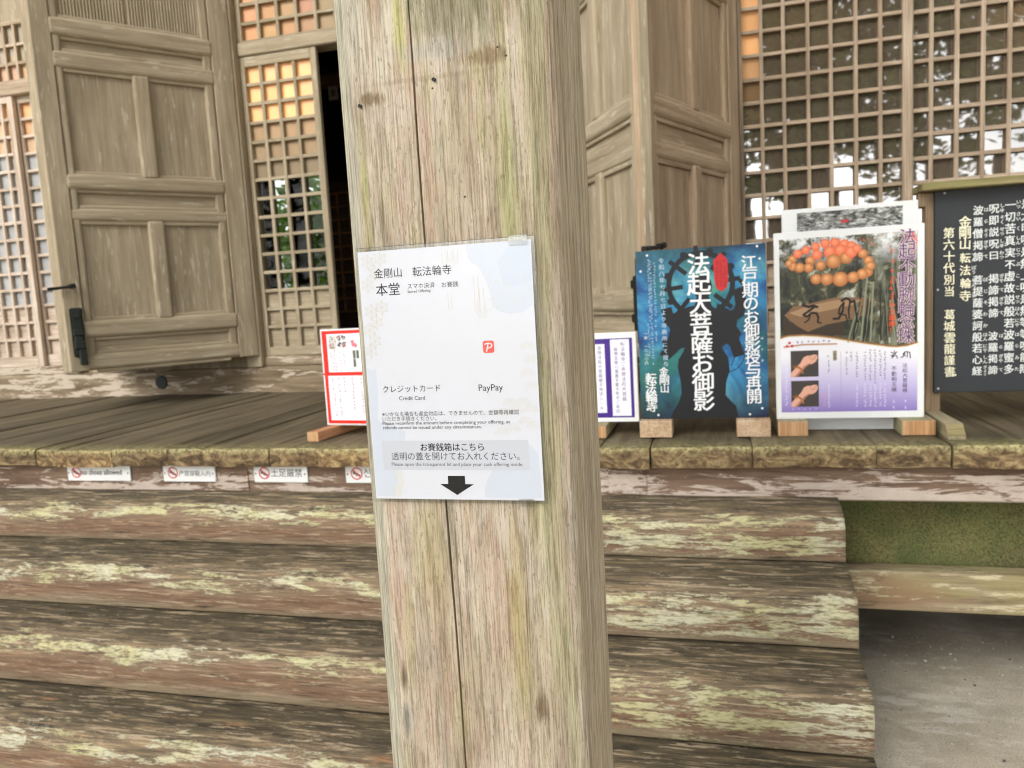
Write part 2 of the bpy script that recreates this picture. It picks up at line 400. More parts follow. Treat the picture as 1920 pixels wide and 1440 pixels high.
n = NT('weathered_brace'); P = n.obj()
g = n.noise(n.map(P, (1.2, 10, 14)), 1.7, 7, .66, .8)
c = n.ramp(g, [(.3, (.11, .085, .05)), (.45, (.26, .19, .12)), (.6, (.42, .35, .23)), (.75, (.5, .45, .3))])
c = n.mix(n.math('MULTIPLY', n.step(n.noise(n.map(P, (2, 6, 6)), 1.3, 5, .65), .45, .62), .7), c, (.34, .31, .13, 1))
c = n.mix(n.math('MULTIPLY', n.spot(P, .55, .40, .28, .09, .6, .3, 6), .8), c, (.30, .19, .11, 1))
c = n.mix(n.math('MULTIPLY', n.step(n.noise(n.map(P, (3.4, 16, 20), (2, 2, 2)), 1, 9, .78), .55, .6), .8), c, (.12, .105, .07, 1))
c = n.mix(n.math('MULTIPLY', n.step(n.noise(n.map(P, (5, 26, 34), (6, 1, 2)), 1, 9, .78), .56, .59), .8), c, (.60, .54, .36, 1))
n.bump(g, .5, .008)
M['brace'] = n.done(c, .85)
bm = boxes([(.2, XR, 2.95, 3.04, .337, .485)], .008, 2)
obj('brace_beam', bm, M['brace'], hall)
for x in (-6.9, 1.9, 4.8):
    obj('floor_post', boxes([(x - .09, x + .09, 3.105, 3.285, 0, V - .212)], .01), M['brace'], hall)
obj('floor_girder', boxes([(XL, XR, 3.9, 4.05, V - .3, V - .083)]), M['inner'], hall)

# sill beam along the wall
n = NT('worn_sill'); P = n.obj(); px, py, pz = n.sep(P)
g = n.noise(n.map(P, (1.1, 10, 13)), 1.7, 7, .64, .6)
c = n.ramp(g, [(.3, (.13, .095, .058)), (.5, (.22, .165, .105)), (.7, (.33, .26, .175))])
left = n.math('SUBTRACT', 1, n.step(n.math('ADD', n.math('DIVIDE', n.math('ADD', px, 5.6), 2.4), n.math('MULTIPLY', n.math('SUBTRACT', n.noise(P, 3, 4), .5), .5)), .4, .8))  # left end paler: peel plus painted light where the door's shade ends
pk = n.math('ADD', n.noise(n.map(P, (4.5, 20, 26)), 1, 6, .66, .5), n.math('MULTIPLY', left, .1))
c = n.mix(n.step(pk, .57, .62), c, (.52, .44, .35, 1))
n.bump(n.math('ADD', g, pk), .5, .008)
M['sill'] = n.done(c, .85)
obj('sill_beam', boxes([(XL, XR, 4.812, 5.02, V - .02, 1.16)], .008, 2), M['sill'], hall)
for q in ((-3.2, -.84, 4.832, 5.0, 1.161, 1.235), (XL, -4.84, 4.832, 5.0, 1.161, 1.222), (.1, 2.45, 4.832, 5.0, 1.161, 1.235)): obj('threshold', boxes([q], .005), M['sill'], hall)
bm = bmesh.new(); cyl(bm, (-3.967, 4.8125, 1.072), (-3.967, 4.800, 1.072), .05, .047, 24)
cap = obj('pivot_cap', bm, M['iron'], hall)

# posts, head beams, transoms
for x0, x1 in ((-3.235, -3.103), (-.84, -.70), (-4.83, -4.66), (.02, .16), (2.30, 2.48), (XL, XL + .2), (XR - .2, XR)):
    obj('post', boxes([(x0, x1, 4.79, 5.0, 1.1605 if x0 > XL and x1 < XR else 0, 4.2)], .012, 2), M['doorZ'], hall)
obj('head_rail', boxes([(-3.103, -.84, 4.835, 4.99, 3.282, 3.371)], .008), M['doorX'], hall)
obj('head_rail', boxes([(XL + .2, -4.83, 4.835, 4.99, 3.262, 3.357)], .008), M['latX'], hall)
obj('head_rail', boxes([(.16, 2.30, 4.835, 4.99, 3.30, 3.40)], .008), M['latX'], hall)
obj('lintel', boxes([(XL, XR, 4.78, 5.02, 4.2, 6.75)], .01), M['doorX'], hall)
def wallboard(x0, x1, z0, z1): obj('wall', boxes([(x0, x1, 4.86, 4.9, z0, z1)]), M['doorZ'], hall)
wallboard(XL + .2, -6.1, 1.222, 3.262); wallboard(-4.66, -3.235, 1.161, 4.2); wallboard(-.70, .02, 1.161, 4.2); wallboard(2.48, XR - .2, 1.161, 4.2)

# glass
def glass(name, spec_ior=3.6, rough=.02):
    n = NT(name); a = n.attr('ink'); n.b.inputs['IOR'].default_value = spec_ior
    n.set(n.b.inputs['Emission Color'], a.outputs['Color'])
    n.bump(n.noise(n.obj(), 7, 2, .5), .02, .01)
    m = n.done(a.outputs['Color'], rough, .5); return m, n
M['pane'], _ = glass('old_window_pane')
M['dullpane'], _ = glass('matt_tinted_pane', 1.45, .5)
M['glowpane'], _n = glass('glow_painted_pane', 1.45, .3); _n.b.inputs['Emission Strength'].default_value = .05  # slight emission stands in for light inside the hall; no lamp there
n = NT('clear_pane'); tr = n.t.nodes.new('ShaderNodeBsdfTransparent'); gl = n.t.nodes.new('ShaderNodeBsdfGlossy'); gl.inputs['Roughness'].default_value = .02
mx = n.t.nodes.new('ShaderNodeMixShader'); mx.inputs[0].default_value = .012; tr.inputs[0].default_value = (.86, .9, .86, 1)
n.t.links.new(tr.outputs[0], mx.inputs[1]); n.t.links.new(gl.outputs[0], mx.inputs[2]); n.t.links.new(mx.outputs[0], n.t.nodes['Material Output'].inputs[0])
M['clear'] = n.m

def lattice(name, label, x0, x1, z0, z1, y, xb, zb, stiles, rails, panefun, woodbelow, bar=.023, mat='lat', dep=.026):
    """a lattice panel: frame > lattice bars, panes, kick boards"""
    sl, sr = stiles; rbot, rtop = rails
    F = bpy.data.objects.new(name, None); link(F, hall); F['label'] = label; ORG[F.name] = Vector()
    for xa, xb_ in ((x0, x0 + sl), (x1 - sr, x1)): obj('stile', boxes([(xa, xb_, y, y + .036, z0, z1)], .003), M[mat + 'Z'], F)
    for za, zz in ((z0, z0 + rbot), (z1 - rtop, z1)): obj('rail', boxes([(x0 + sl, x1 - sr, y + .001, y + .035, za, zz)], .003), M[mat + 'X'], F)
    bm = bmesh.new()
    for x in xb: box(bm, x - bar / 2 + random.uniform(-.0015, .0015), x + bar / 2, y + .004, y + .004 + dep, z0 + rbot, z1 - rtop, .0025)
    obj('lattice', bm, M[mat + 'Z'], F)
    bm = bmesh.new()
    for z in zb: box(bm, x0 + sl, x1 - sr, y + .007, y + .005 + dep, z - bar / 2 + random.uniform(-.0015, .0015), z + bar / 2, .0025)
    obj('lattice', bm, M[mat + 'X'], F)
    zw = woodbelow
    obj('kick_board', boxes([(x0 + sl, x1 - sr, y + .0335, y + .0395, z0 + .002, zw)]), M[mat + 'X'], F)
    XS = [x0 + sl] + list(xb) + [x1 - sr]; ZS = [z for z in sorted([z0 + rbot] + list(zb) + [z1 - rtop]) if z >= zw - .02]
    me_v, me_f, me_c, me_m = [], [], [], []
    for j in range(len(ZS) - 1):
        for i in range(len(XS) - 1):
            colr, mi = panefun(i, j, len(ZS) - 1, (XS[i] + XS[i + 1]) / 2, (ZS[j] + ZS[j + 1]) / 2)
            b = len(me_v); t = random.uniform(-.0012, .0012); t2 = random.uniform(-.0012, .0012); Y = y + .036
            me_v += [(XS[i], Y - t - t2, ZS[j]), (XS[i + 1], Y + t - t2, ZS[j]), (XS[i + 1], Y + t + t2, ZS[j + 1]), (XS[i], Y - t + t2, ZS[j + 1])]
            me_f.append((b, b + 1, b + 2, b + 3)); me_c.append(colr); me_m.append(mi)
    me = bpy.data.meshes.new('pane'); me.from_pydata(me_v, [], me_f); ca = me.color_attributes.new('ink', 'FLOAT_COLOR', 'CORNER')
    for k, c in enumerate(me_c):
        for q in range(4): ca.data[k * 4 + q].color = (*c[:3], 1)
    for m in (M['pane'], M['glowpane'], M['clear'], M['dullpane']): me.materials.append(m)
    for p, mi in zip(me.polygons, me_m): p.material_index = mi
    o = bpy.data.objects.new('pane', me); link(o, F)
    return F

TAN, DARK, GREY = (.20, .14, .085), (.125, .10, .072), (.40, .41, .41)
LIT = (.95, .50, .20)  # warm inside light, painted as a pane colour
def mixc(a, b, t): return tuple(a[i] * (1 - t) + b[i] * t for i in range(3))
def right_pane(i, j, nj, x, z):  # glow from inside fades across the panes, all put into their colour
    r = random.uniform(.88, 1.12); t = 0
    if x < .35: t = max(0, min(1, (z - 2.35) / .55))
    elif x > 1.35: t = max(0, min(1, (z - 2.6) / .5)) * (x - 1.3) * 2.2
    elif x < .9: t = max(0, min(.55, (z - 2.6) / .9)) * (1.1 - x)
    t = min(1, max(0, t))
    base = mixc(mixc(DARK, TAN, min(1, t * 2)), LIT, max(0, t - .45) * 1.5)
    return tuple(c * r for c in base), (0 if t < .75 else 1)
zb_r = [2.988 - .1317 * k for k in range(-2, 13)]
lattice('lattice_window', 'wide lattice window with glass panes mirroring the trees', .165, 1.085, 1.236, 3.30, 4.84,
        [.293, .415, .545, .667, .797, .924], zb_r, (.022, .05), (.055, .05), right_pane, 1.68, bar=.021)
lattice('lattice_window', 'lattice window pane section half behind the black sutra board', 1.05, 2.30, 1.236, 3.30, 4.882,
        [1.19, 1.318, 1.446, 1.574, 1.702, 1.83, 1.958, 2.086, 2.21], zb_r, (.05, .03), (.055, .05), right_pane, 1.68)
def left_door_pane(i, j, nj, x, z):  # inside light painted by row: amber at the top, then tan
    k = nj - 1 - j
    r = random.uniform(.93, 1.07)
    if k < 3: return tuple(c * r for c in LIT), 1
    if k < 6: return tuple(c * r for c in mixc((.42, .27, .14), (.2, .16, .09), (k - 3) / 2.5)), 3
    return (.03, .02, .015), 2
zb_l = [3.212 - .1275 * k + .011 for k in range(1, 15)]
lattice('lattice_door', 'sliding lattice door with amber glow-painted panes above and clear panes below', -3.102, -2.523, 1.236, 3.281, 4.85,
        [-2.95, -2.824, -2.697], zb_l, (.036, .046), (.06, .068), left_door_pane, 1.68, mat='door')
def far_left_pane(i, j, nj, x, z):
    k = nj - 1 - j; r = random.uniform(.93, 1.07)
    if k < 3 and x < -5.1: return tuple(c * r for c in mixc((.8, .45, .22), (.5, .38, .26), k / 2.5)), 3  # inside glow put into the upper pane colours
    return tuple(c * r for c in GREY), 3
lattice('lattice_door', 'lightened lattice sliding door at the far left, front panel', -6.1, -5.055, 1.223, 3.261, 4.85,
        [-5.17 - .118 * k for k in range(8)], zb_l, (.04, .052), (.08, .05), far_left_pane, 1.68, mat='litlat')
lattice('lattice_door', 'narrow strip of the rear lattice sliding door beside the folded leaf', -5.9, -4.832, 1.223, 3.261, 4.89,
        [-5.05 - .125 * k for k in range(6)], zb_l, (.04, .10), (.09, .05), far_left_pane, 1.68, mat='litlat')
def transom_pane(i, j, nj, x, z): return tuple(c * random.uniform(.9, 1.1) for c in mixc((.62, .33, .14), (.26, .17, .1), max(0, min(1, (x + 2.95) / .7)))), 3
lattice('transom_lattice', 'lattice transom above the entrance', -3.10, -.845, 3.372, 4.19, 4.85,
        [-2.934 + .143 * k for k in range(15)], [3.497 + .125 * k for k in range(6)], (.035, .03), (.014, .04), transom_pane, 3.3, mat='door')
def tr2(i, j, nj, x, z): return tuple(c * random.uniform(.9, 1.1) for c in mixc((.66, .45, .28), (.42, .36, .28), max(0, min(1, (z - 3.36) / .25)))), 3
lattice('transom_lattice', 'lattice transom at the far left', XL + .21, -4.835, 3.358, 3.79, 4.85,
        [-4.97 - .1 * k for k in range(24)], [3.488, 3.62], (.03, .03), (.014, .03), tr2, 3.3)
wallboard(XL + .2, -4.83, 3.79, 4.2); wallboard(.16, 2.30, 3.4, 4.2)

# folding door leaves -------------------------------------------------
def leaf(label, at, ang, width, wm, flip=False, top=4.15):
    """panelled leaf; local x runs from the fold (0) to the hinge (width); its face looks along -y (or +y if flip)"""
    k = width / 1.17; s = -1 if flip else 1
    fr = lambda a, b, y0, y1, z0, z1: (a * k, b * k, *(sorted((s * y0, s * y1))), z0, z1)
    z0 = 1.245
    bm = bmesh.new()
    box(bm, *fr(0, .105, 0, .052, z0, top), bev=.006, seg=2); box(bm, *fr(1.035, 1.17, 0, .052, z0, top), bev=.006, seg=2)
    for za, zb in ((1.55, 2.16), (2.445, 3.065)): box(bm, *fr(.53, .63, -.004, .05, za - .01, zb + .01), bev=.018, seg=3)
    for a, b in ((.105, .152), (.975, 1.035)): box(bm, *fr(a, b, .006, .05, z0 + .02, top - .02), bev=.016, seg=3)
    L = obj('door_leaf', bm, M[wm + 'Z'], None, smooth=False)
    L.parent = hall; L.location = at; L.rotation_euler = (0, 0, ang); L['label'] = label
    for za, zb, d in ((1.245, 1.348, .0), (1.446, 1.556, -.006), (2.158, 2.242, .002), (2.35, 2.447, -.006), (3.063, 3.168, -.003), (3.25, 3.362, -.005), (4.04, 4.15, 0)):
        bm = bmesh.new(); box(bm, *fr(.09, 1.05, d, .06, za, zb), bev=.026, seg=5)
        box(bm, *fr(.15, .98, .012, .046, za - .018, zb + .018), bev=.008, seg=2)
        obj('rail', bm, M[wm + 'X'], L)
    for za, zb, a, b in ((1.34, 1.45, .14, .99), (1.55, 2.165, .145, .54), (1.55, 2.165, .62, .985), (2.235, 2.355, .14, .99), (2.44, 3.07, .145, .54), (2.44, 3.07, .62, .985), (3.16, 3.255, .14, .99)):
        obj('panel', boxes([fr(a, b, .03, .044, za, zb)]), M[wm + ('X' if zb - za < .2 else 'Z')], L)
    bm = bmesh.new(); nrib = 46
    for i in range(nrib):
        a = .15 + .83 * i / nrib
        if i == 21: continue
        box(bm, *fr(a, a + .0135, .018, .03, 3.36, 4.045), bev=.004, seg=2)
    box(bm, *fr(.145, .985, .03, .044, 3.358, 4.046))
    obj('ribbed_panel', bm, M[wm + 'Z'], L)
    return L
def tenons(L, xs_, y, zs, wm):
    for z in zs:
        for x in xs_:
            obj('tenon_end', boxes([(x - .009, x + .009, y - .0015, y + .01, z - .033, z + .033)]), M['tenon'], L)
M['tenon'] = wood('tenon_end_grain', 'Z', (.11, .085, .06), (.15, .12, .085), (.19, .15, .11))
def slide_bolt(L, x, y, z0, z1):
    bm = bmesh.new(); s = -1
    box(bm, x - .034, x + .034, y + s * .012, y, z0 + .05, z1, .012, 3)
    box(bm, x - .024, x + .024, y + s * .03, y + s * .011, z0 + .12, z1 - .13, .008, 2)
    box(bm, x - .03, x + .03, y + s * .036, y + s * .011, z1 - .17, z1 - .135, .005); box(bm, x - .03, x + .03, y + s * .036, y + s * .011, z0 + .10, z0 + .15, .005)
    box(bm, x - .008, x + .034, y + s * .028, y + s * .006, z0, z0 + .11, .005)
    cyl(bm, (x, y + s * .01, z1 - .05), (x, y + s * .04, z1 - .05), .016, .012, 12)
    return obj('slide_bolt', bm, M['iron'], L)
def hook(L, x, y, z, ln):
    bm = bmesh.new()
    cyl(bm, (x - ln / 2, y - .02, z - .012), (x + ln / 2 - .03, y - .024, z), .010, .008, 10); cyl(bm, (x + ln / 2 - .035, y - .024, z), (x + ln / 2, y - .024, z + .008), .014, .014, 12)
    cyl(bm, (x - ln / 2 + .02, y + .002, z - .01), (x - ln / 2 + .02, y - .04, z - .01), .012, .010, 10)
    cyl(bm, (x + ln / 2 - .02, y + .002, z + .004), (x + ln / 2 - .02, y - .04, z + .004), .012, .010, 10)
    return obj('door_hook', bm, M['black'], L)
A1 = R(52.6); hx, hy = -3.112, 4.784
ax, ay = hx - 1.17 * math.cos(A1), hy - 1.17 * math.sin(A1)
LA = leaf('open left door leaf with ribbed top and four sunken panels', (ax, ay, 0), A1, 1.17, 'door')
slide_bolt(LA, .062, 0, 1.285, 1.636); hook(LA, .0, 0, 1.765, .15)
LB = leaf('folded rear leaf of the left door, seen edge on', (ax - .046, ay + .03, 0), R(124), 1.1, 'lat', flip=True)
tenons(LB, (.03,), -.0, (), 'lat')
apx, apy = -.288, 3.62
LD = leaf('warm brown right door leaf hinged beside the lattice window', (apx, apy, 0), math.atan2(4.70 - apy, .160 - apx), 1.169, 'warm')
LCm = R(180 - 60.5)
LC = leaf('grey green right door leaf folded back toward the entrance', (apx - .012, apy - .006, 0), LCm, 1.13, 'door', flip=True)
for L, s in ((LD, -1), (LC, 1)):
    for z in (2.395, 2.2):
        for x in (.028, .058):
            obj('tenon_end', boxes([(x - .009, x + .009, *(sorted((s * .002, -s * .01))), z - .035, z + .035)]), M['tenon'], L)
bm = bmesh.new()
box(bm, .03, .10, .002, .014, 1.30, 1.70, .01, 2); box(bm, .04, .09, .012, .034, 1.36, 1.62, .008, 2); box(bm, .034, .1, .012, .04, 1.56, 1.6, .005); box(bm, .034, .1, .012, .04, 1.4, 1.44, .005)
obj('slide_bolt', bm, M['iron'], LC)
hook(LD, .0, -.01, 1.745, .19)

# inside the hall: dark room with rear openings onto greenery
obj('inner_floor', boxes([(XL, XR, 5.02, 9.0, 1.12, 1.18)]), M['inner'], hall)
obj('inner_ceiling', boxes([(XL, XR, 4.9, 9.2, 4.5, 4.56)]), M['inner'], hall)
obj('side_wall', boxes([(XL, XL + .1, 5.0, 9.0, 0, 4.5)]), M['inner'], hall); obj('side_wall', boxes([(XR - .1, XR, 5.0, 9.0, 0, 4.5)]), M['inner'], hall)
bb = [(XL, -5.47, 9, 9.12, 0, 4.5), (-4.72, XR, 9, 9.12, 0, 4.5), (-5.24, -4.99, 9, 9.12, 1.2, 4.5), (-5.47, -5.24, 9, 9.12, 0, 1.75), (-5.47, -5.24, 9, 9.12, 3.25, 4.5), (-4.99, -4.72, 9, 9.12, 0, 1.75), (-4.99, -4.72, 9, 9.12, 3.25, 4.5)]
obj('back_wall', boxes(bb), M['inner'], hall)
M['amberwood'] = wood('amber_inner_beam', 'X', (.12, .05, .018), (.2, .09, .03), (.28, .14, .05))
for z in (3.55, 3.95): obj('inner_beam', boxes([(-5, 0, 6.6, 6.7, z, z + .1)]), M['amberwood'], hall)
bm = bmesh.new()
for i in range(12): box(bm, -3.46 + i * .12, -3.445 + i * .12, 6.58, 6.6, 1.5, 2.6)
for i in range(10): box(bm, -3.46, -2.1, 6.575, 6.585, 1.5 + i * .12, 1.515 + i * .12)
obj('inner_lattice', bm, M['amberwood'], hall)
obj('inner_panel', boxes([(-3.47, -2.0, 6.6, 6.64, 1.18, 2.7)]), M['inner'], hall)
pr = Print(); pr.rect(-.05, .05, -.07, .07, (.5, .42, .45, 1), 1); pr.rect(-.025, .025, -.035, .035, (.25, .2, .25, 1), 2)
t = thing('paper_slip', 'small paper slip pasted on the dark panel low inside the doorway', 'paper slip', (-3.02, 6.595, 1.50)); pr.build('slip', M['print'], t, (-3.02, 6.57, 1.50))
t = thing('hanging_tag', 'tiny pale tag hanging high in the dark doorway', 'tag', (-3.19, 6.4, 3.42))
pr = Print(); pr.rect(-.045, .045, -.06, .06, (.42, .38, .36, 1), 1); pr.rect(-.02, .02, -.03, .03, (.2, .15, .14, 1), 2); pr.build('tag_card', M['print'], t, (-3.19, 6.4, 3.42))
obj('string', boxes([(-3.191, -3.189, 6.4, 6.402, 3.48, 3.95)]), M['inner'], t)

# unseen eaves, cut back and raised to let more light reach the wall
bm = bmesh.new(); y0, y1, z0, z1 = -.45, 9.6, 4.05, 6.4
EY = 2.7
def slope(y): return 6.4 + (y - EY) * .2
v = [bm.verts.new(p) for p in ((XL - .6, EY, slope(EY)), (XR + .6, EY, slope(EY)), (XR + .6, 9.6, slope(9.6)), (XL - .6, 9.6, slope(9.6)))]
v2 = [bm.verts.new(p.co + Vector((0, 0, .12))) for p in v]
bm.faces.new(v[::-1]); bm.faces.new(v2)
for i in range(4): bm.faces.new((v[i], v[(i + 1) % 4], v2[(i + 1) % 4], v2[i]))
roof = obj('roof', bm, M['eave'], hall)
obj('tie_beam', boxes([(-.37, -.22, .7, 4.78, 5.2, 5.45)], .02, 2), M['eave'], hall)
bm = bmesh.new()
for i in range(34):
    x = XL - .5 + i * .42
    r = [bm.verts.new((x + dx, y, slope(y) + dz)) for y in (EY + .05, 4.75) for dx, dz in ((0, -.09), (.07, -.09), (.07, 0.002), (0, .002))]
    for q in ((0, 1, 2, 3), (4, 7, 6, 5), (0, 4, 5, 1), (1, 5, 6, 2), (3, 2, 6, 7), (0, 3, 7, 4)): bm.faces.new([r[k] for k in q])
obj('rafters', bm, M['eave'], roof)

# ------------------------------------------------------------------ log staircase
n = NT('worn_log_steps'); P = n.map(n.obj(), loc=(-1.6, 2.4, 0)); uvx, uvv, _z = n.sep(n.uv()); px, py, pz = n.sep(P)
wob = n.math('MULTIPLY', n.math('SUBTRACT', n.noise(n.map(P, (1.5, 3, 6)), 1.6, 6, .66), .5), .75)
vv = n.math('ADD', uvv, wob)
c = n.ramp(vv, [(.0, (.11, .09, .056)), (.28, (.135, .11, .07)), (.46, (.23, .178, .116)), (.6, (.29, .21, .14)), (.76, (.25, .152, .098)), (.9, (.28, .19, .125)), (1, (.37, .29, .2))])
st = n.noise(n.map(P, (3.0, 30, 52)), 1.5, 12, .78, .5)
tread = n.math('SUBTRACT', 1, n.step(vv, .42, .66))
c = n.mix(n.math('ADD', .30, n.math('MULTIPLY', tread, .7)), c, n.mix(1, c, n.ramp(st, [(.37, (.36, .36, .35)), (.47, (.82, .82, .82)), (.54, (1.15, 1.12, 1.06)), (.63, (2.3, 2.1, 1.8))]), 'MULTIPLY'))
fi = n.noise(n.map(P, (7, 150, 210)), 1, 6, .7)
c = n.mix(n.math('MULTIPLY', n.step(fi, .44, .60), .6), c, n.mix(1, c, (.42, .40, .37, 1), 'MULTIPLY'))
tan = n.step(n.noise(n.map(P, (5, 55, 90), (3, 8, 1)), 1.2, 10, .74, .3), .562, .578)
c = n.mix(n.math('MULTIPLY', tan, .8), c, (.50, .395, .265, 1))
org = n.step(n.math('ADD', n.noise(n.map(P, (1.6, 18, 30), (7, 2, 5)), 1.2, 8, .7), n.math('MULTIPLY', n.math('SUBTRACT', .33, pz), .24)), .65, .68)
c = n.mix(n.math('MULTIPLY', org, .75), c, (.46, .23, .105, 1))
def band(v, c0, wd): return n.math('SUBTRACT', 1, n.math('ABSOLUTE', n.math('DIVIDE', n.math('SUBTRACT', v, c0), wd)), True)
rightside = n.step(px, -1.1, -.35)
rightside = n.step(n.math('DIVIDE', n.math('ADD', px, 1.3), 1.2), .15, .75)
bnd = n.math('MAXIMUM', band(vv, .54, .21), n.math('MULTIPLY', band(uvv, .74, .5), rightside))
fl = n.math('ADD', n.noise(n.map(P, (5.6, 26, 38), (1, 4, 9)), 1.0, 13, .80, .25), n.math('MULTIPLY', n.math('SUBTRACT', bnd, 1), .19))
flk = n.step(fl, .468, .480)
c = n.mix(flk, c, n.mix(1, n.mix(n.step(n.noise(P, 2.5, 3), .42, .6), (.55, .515, .29, 1), (.60, .575, .43, 1)), n.ramp(n.noise(n.map(P, (40, 160, 160)), 1, 4, .7), [(.38, (.6, .58, .52)), (.5, (1, 1, 1)), (.65, (1.12, 1.12, 1.1))]), 'MULTIPLY'))
edg = n.math('MULTIPLY', band(uvv, .975, .08), n.step(n.noise(n.map(P, (5, 20, 20), (5, 5, 5)), 1, 5, .6), .42, .56))
c = n.mix(n.math('MULTIPLY', edg, .75), c, (.42, .34, .22, 1))
blk = n.step(n.noise(n.map(P, (3, 20, 34), (2, 9, 2)), 1.3, 6, .7), .60, .66)
c = n.mix(n.math('MULTIPLY', blk, .75), c, (.025, .022, .015, 1))
n.bump(n.math('ADD', n.math('ADD', st, n.math('MULTIPLY', fi, .4)), n.math('MULTIPLY', flk, .35)), .6, .010)
M['log'] = n.done(c, .85)
stairs = thing('wooden_staircase', 'broad worn log staircase with flaking pale lichen leading up to the veranda', 'staircase', (-1.6, 2.4, 0))
for k, (yb, zt, h) in enumerate(((2.93, .787, .186), (2.690, .602, .193), (2.447, .407, .204), (2.204, .2, .2))):
    bm = bmesh.new(); uvl = bm.loops.layers.uv.new('UVMap')
    prof = [(.16, -h + .01, 0), (.16, .0, 0), (.02, 0, .05), (-.06, -.004, .18), (-.12, -.010, .28), (-.165, -.018, .36), (-.198, -.028, .43), (-.222, -.043, .49), (-.237, -.062, .54), (-.243, -.09, .62), (-.2425, -.125, .74), (-.241, -.16, .88), (-.240, -h + .006, .985), (-.234, -h + .0025, 1.0), (-.14, -h + .003, 1.0)]
    X0, X1, N = -3.7, .402, 150; rows = []
    for i in range(N + 1):
        x = X0 + (X1 - X0) * i / N; row = []
        for j, (dy, dz, vq) in enumerate(prof):
            a1 = noise.noise(Vector((x * 1.7, j * .35, k * 9.1))); a2 = noise.noise(Vector((x * 9, j * 1.1, k * 5.3)))
            amp = (0, 0, .3, .8, 1, 1, 1, 1, 1, 1, 1, .8, .35, .2, 0)[j]
            row.append(bm.verts.new((x, yb + dy + (a1 * .006 + a2 * .0025) * amp, zt + dz + (a1 * .004 + a2 * .002) * amp * (1 if j < 9 else .3))))
        rows.append(row)
    for i in range(N):
        for j in range(len(prof) - 1):
            f = bm.faces.new((rows[i][j], rows[i][j + 1], rows[i + 1][j + 1], rows[i + 1][j])); f.smooth = True
            for l, (ii, jj) in zip(f.loops, ((i, j), (i, j + 1), (i + 1, j + 1), (i + 1, j))): l[uvl].uv = (ii / N, prof[jj][2])
    for row in (rows[0], rows[-1]):
        f = bm.faces.new(row)
        for l, q in zip(f.loops, prof): l[uvl].uv = (0, q[2])
    obj('step', bm, M['log'], stairs)

# ------------------------------------------------------------------ foreground pillar
PX0, PX1, PY0, PC = -.4275, -.165, .847, .031
PY1 = PY0 + (PX1 - PX0)
n = NT('bleached_pillar_wood'); P = n.map(n.obj(), loc=((PX0 + PX1) / 2, (PY0 + PY1) / 2, 0)); px, py, pz = n.sep(P)
big = n.noise(n.map(P, (16, 16, 1.9)), 1.25, 9, .70, .5)
c = n.ramp(big, [(.32, (.34, .265, .19)), (.43, (.49, .395, .29)), (.54, (.61, .52, .395)), (.66, (.72, .65, .53))])
pinkm = n.step(n.noise(n.map(P, (20, 20, 4.0), (3, 3, 3)), 1, 10, .75), .49, .58)
c = n.mix(n.math('MULTIPLY', pinkm, .6), c, (.57, .40, .315, 1))
gry = n.step(n.noise(n.map(P, (40, 40, 4), (8, 1, 5)), 1, 10, .78), .52, .58)
c = n.mix(n.math('MULTIPLY', gry, .55), c, (.34, .315, .255, 1))
lic = n.step(n.noise(n.map(P, (22, 22, 2.2), (1, 6, 2)), 1, 10, .75), .52, .59)
c = n.mix(n.math('MULTIPLY', lic, .6), c, (.50, .47, .245, 1))
bl1 = n.step(n.noise(n.map(P, (15, 15, 6), (2, 2, 7)), 1, 9, .72), .50, .60)
c = n.mix(n.math('MULTIPLY', bl1, .6), c, (.70, .62, .535, 1))
bl2 = n.step(n.noise(n.map(P, (13, 13, 5), (7, 5, 1)), 1, 9, .72), .52, .62)
c = n.mix(n.math('MULTIPLY', bl2, .42), c, (.46, .42, .27, 1))
pal = n.step(n.noise(n.map(P, (60, 60, 4.5), (6, 2, 4)), 1, 7, .7), .56, .63)
c = n.mix(n.math('MULTIPLY', pal, .55), c, (.66, .61, .48, 1))
def spot(cx, cz, rx, rz, col, amt, soft=.6, wob=.5, ns=40):
    global c
    Pq = n.map(P, (1, 1, .45))
    x, y, z = n.sep(P)
    dx = n.math('DIVIDE', n.math('SUBTRACT', x, cx), rx); dz = n.math('DIVIDE', n.math('SUBTRACT', z, cz), rz)
    d = n.math('SQRT', n.math('ADD', n.math('MULTIPLY', dx, dx), n.math('MULTIPLY', dz, dz)))
    d = n.math('ADD', d, n.math('MULTIPLY', n.math('SUBTRACT', n.noise(n.map(P, (2.2, 2.2, .3)), ns, 7, .72), .5), wob * 3.2))
    k = n.math('SUBTRACT', 1, n.step(d, 1 - soft, 1.0))
    c = n.mix(n.math('MULTIPLY', k, amt), c, col)
spot(-.262, 1.885, .075, .07, (.27, .26, .16, 1), .75, .5, .8, 60)          # grey green crust at the top
spot(-.375, 1.89, .05, .10, (.66, .64, .52, 1), .6, .6, .9, 70)
spot(-.365, 1.905, .012, .075, (.45, .30, .20, 1), .7, .6, .7, 60)
spot(-.335, 1.86, .011, .07, (.56, .55, .22, 1), .8, .6, .8, 60)
spot(-.22, 1.62, .017, .30, (.45, .45, .2, 1), .6, .8, .8, 45)            # green streak down the right
spot(-.392, 1.68, .007, .12, (.47, .46, .18, 1), .6, .8, .8, 50)
spot(-.235, 1.17, .016, .16, (.46, .39, .16, 1), .6, .7, .4, 45)
spot(-.345, 1.23, .03, .09, (.46, .40, .19, 1), .5, .8, .6, 60)
spot(-.29, 1.05, .04, .13, (.46, .36, .27, 1), .4, .8, .6, 60)
spot(-.235, 1.815, .030, .011, (.27, .19, .10, 1), .7, .5, 1.0, 120)       # crust left by a plate that hung here
spot(-.375, 1.785, .022, .008, (.25, .18, .09, 1), .8, .6, 1.0, 120)
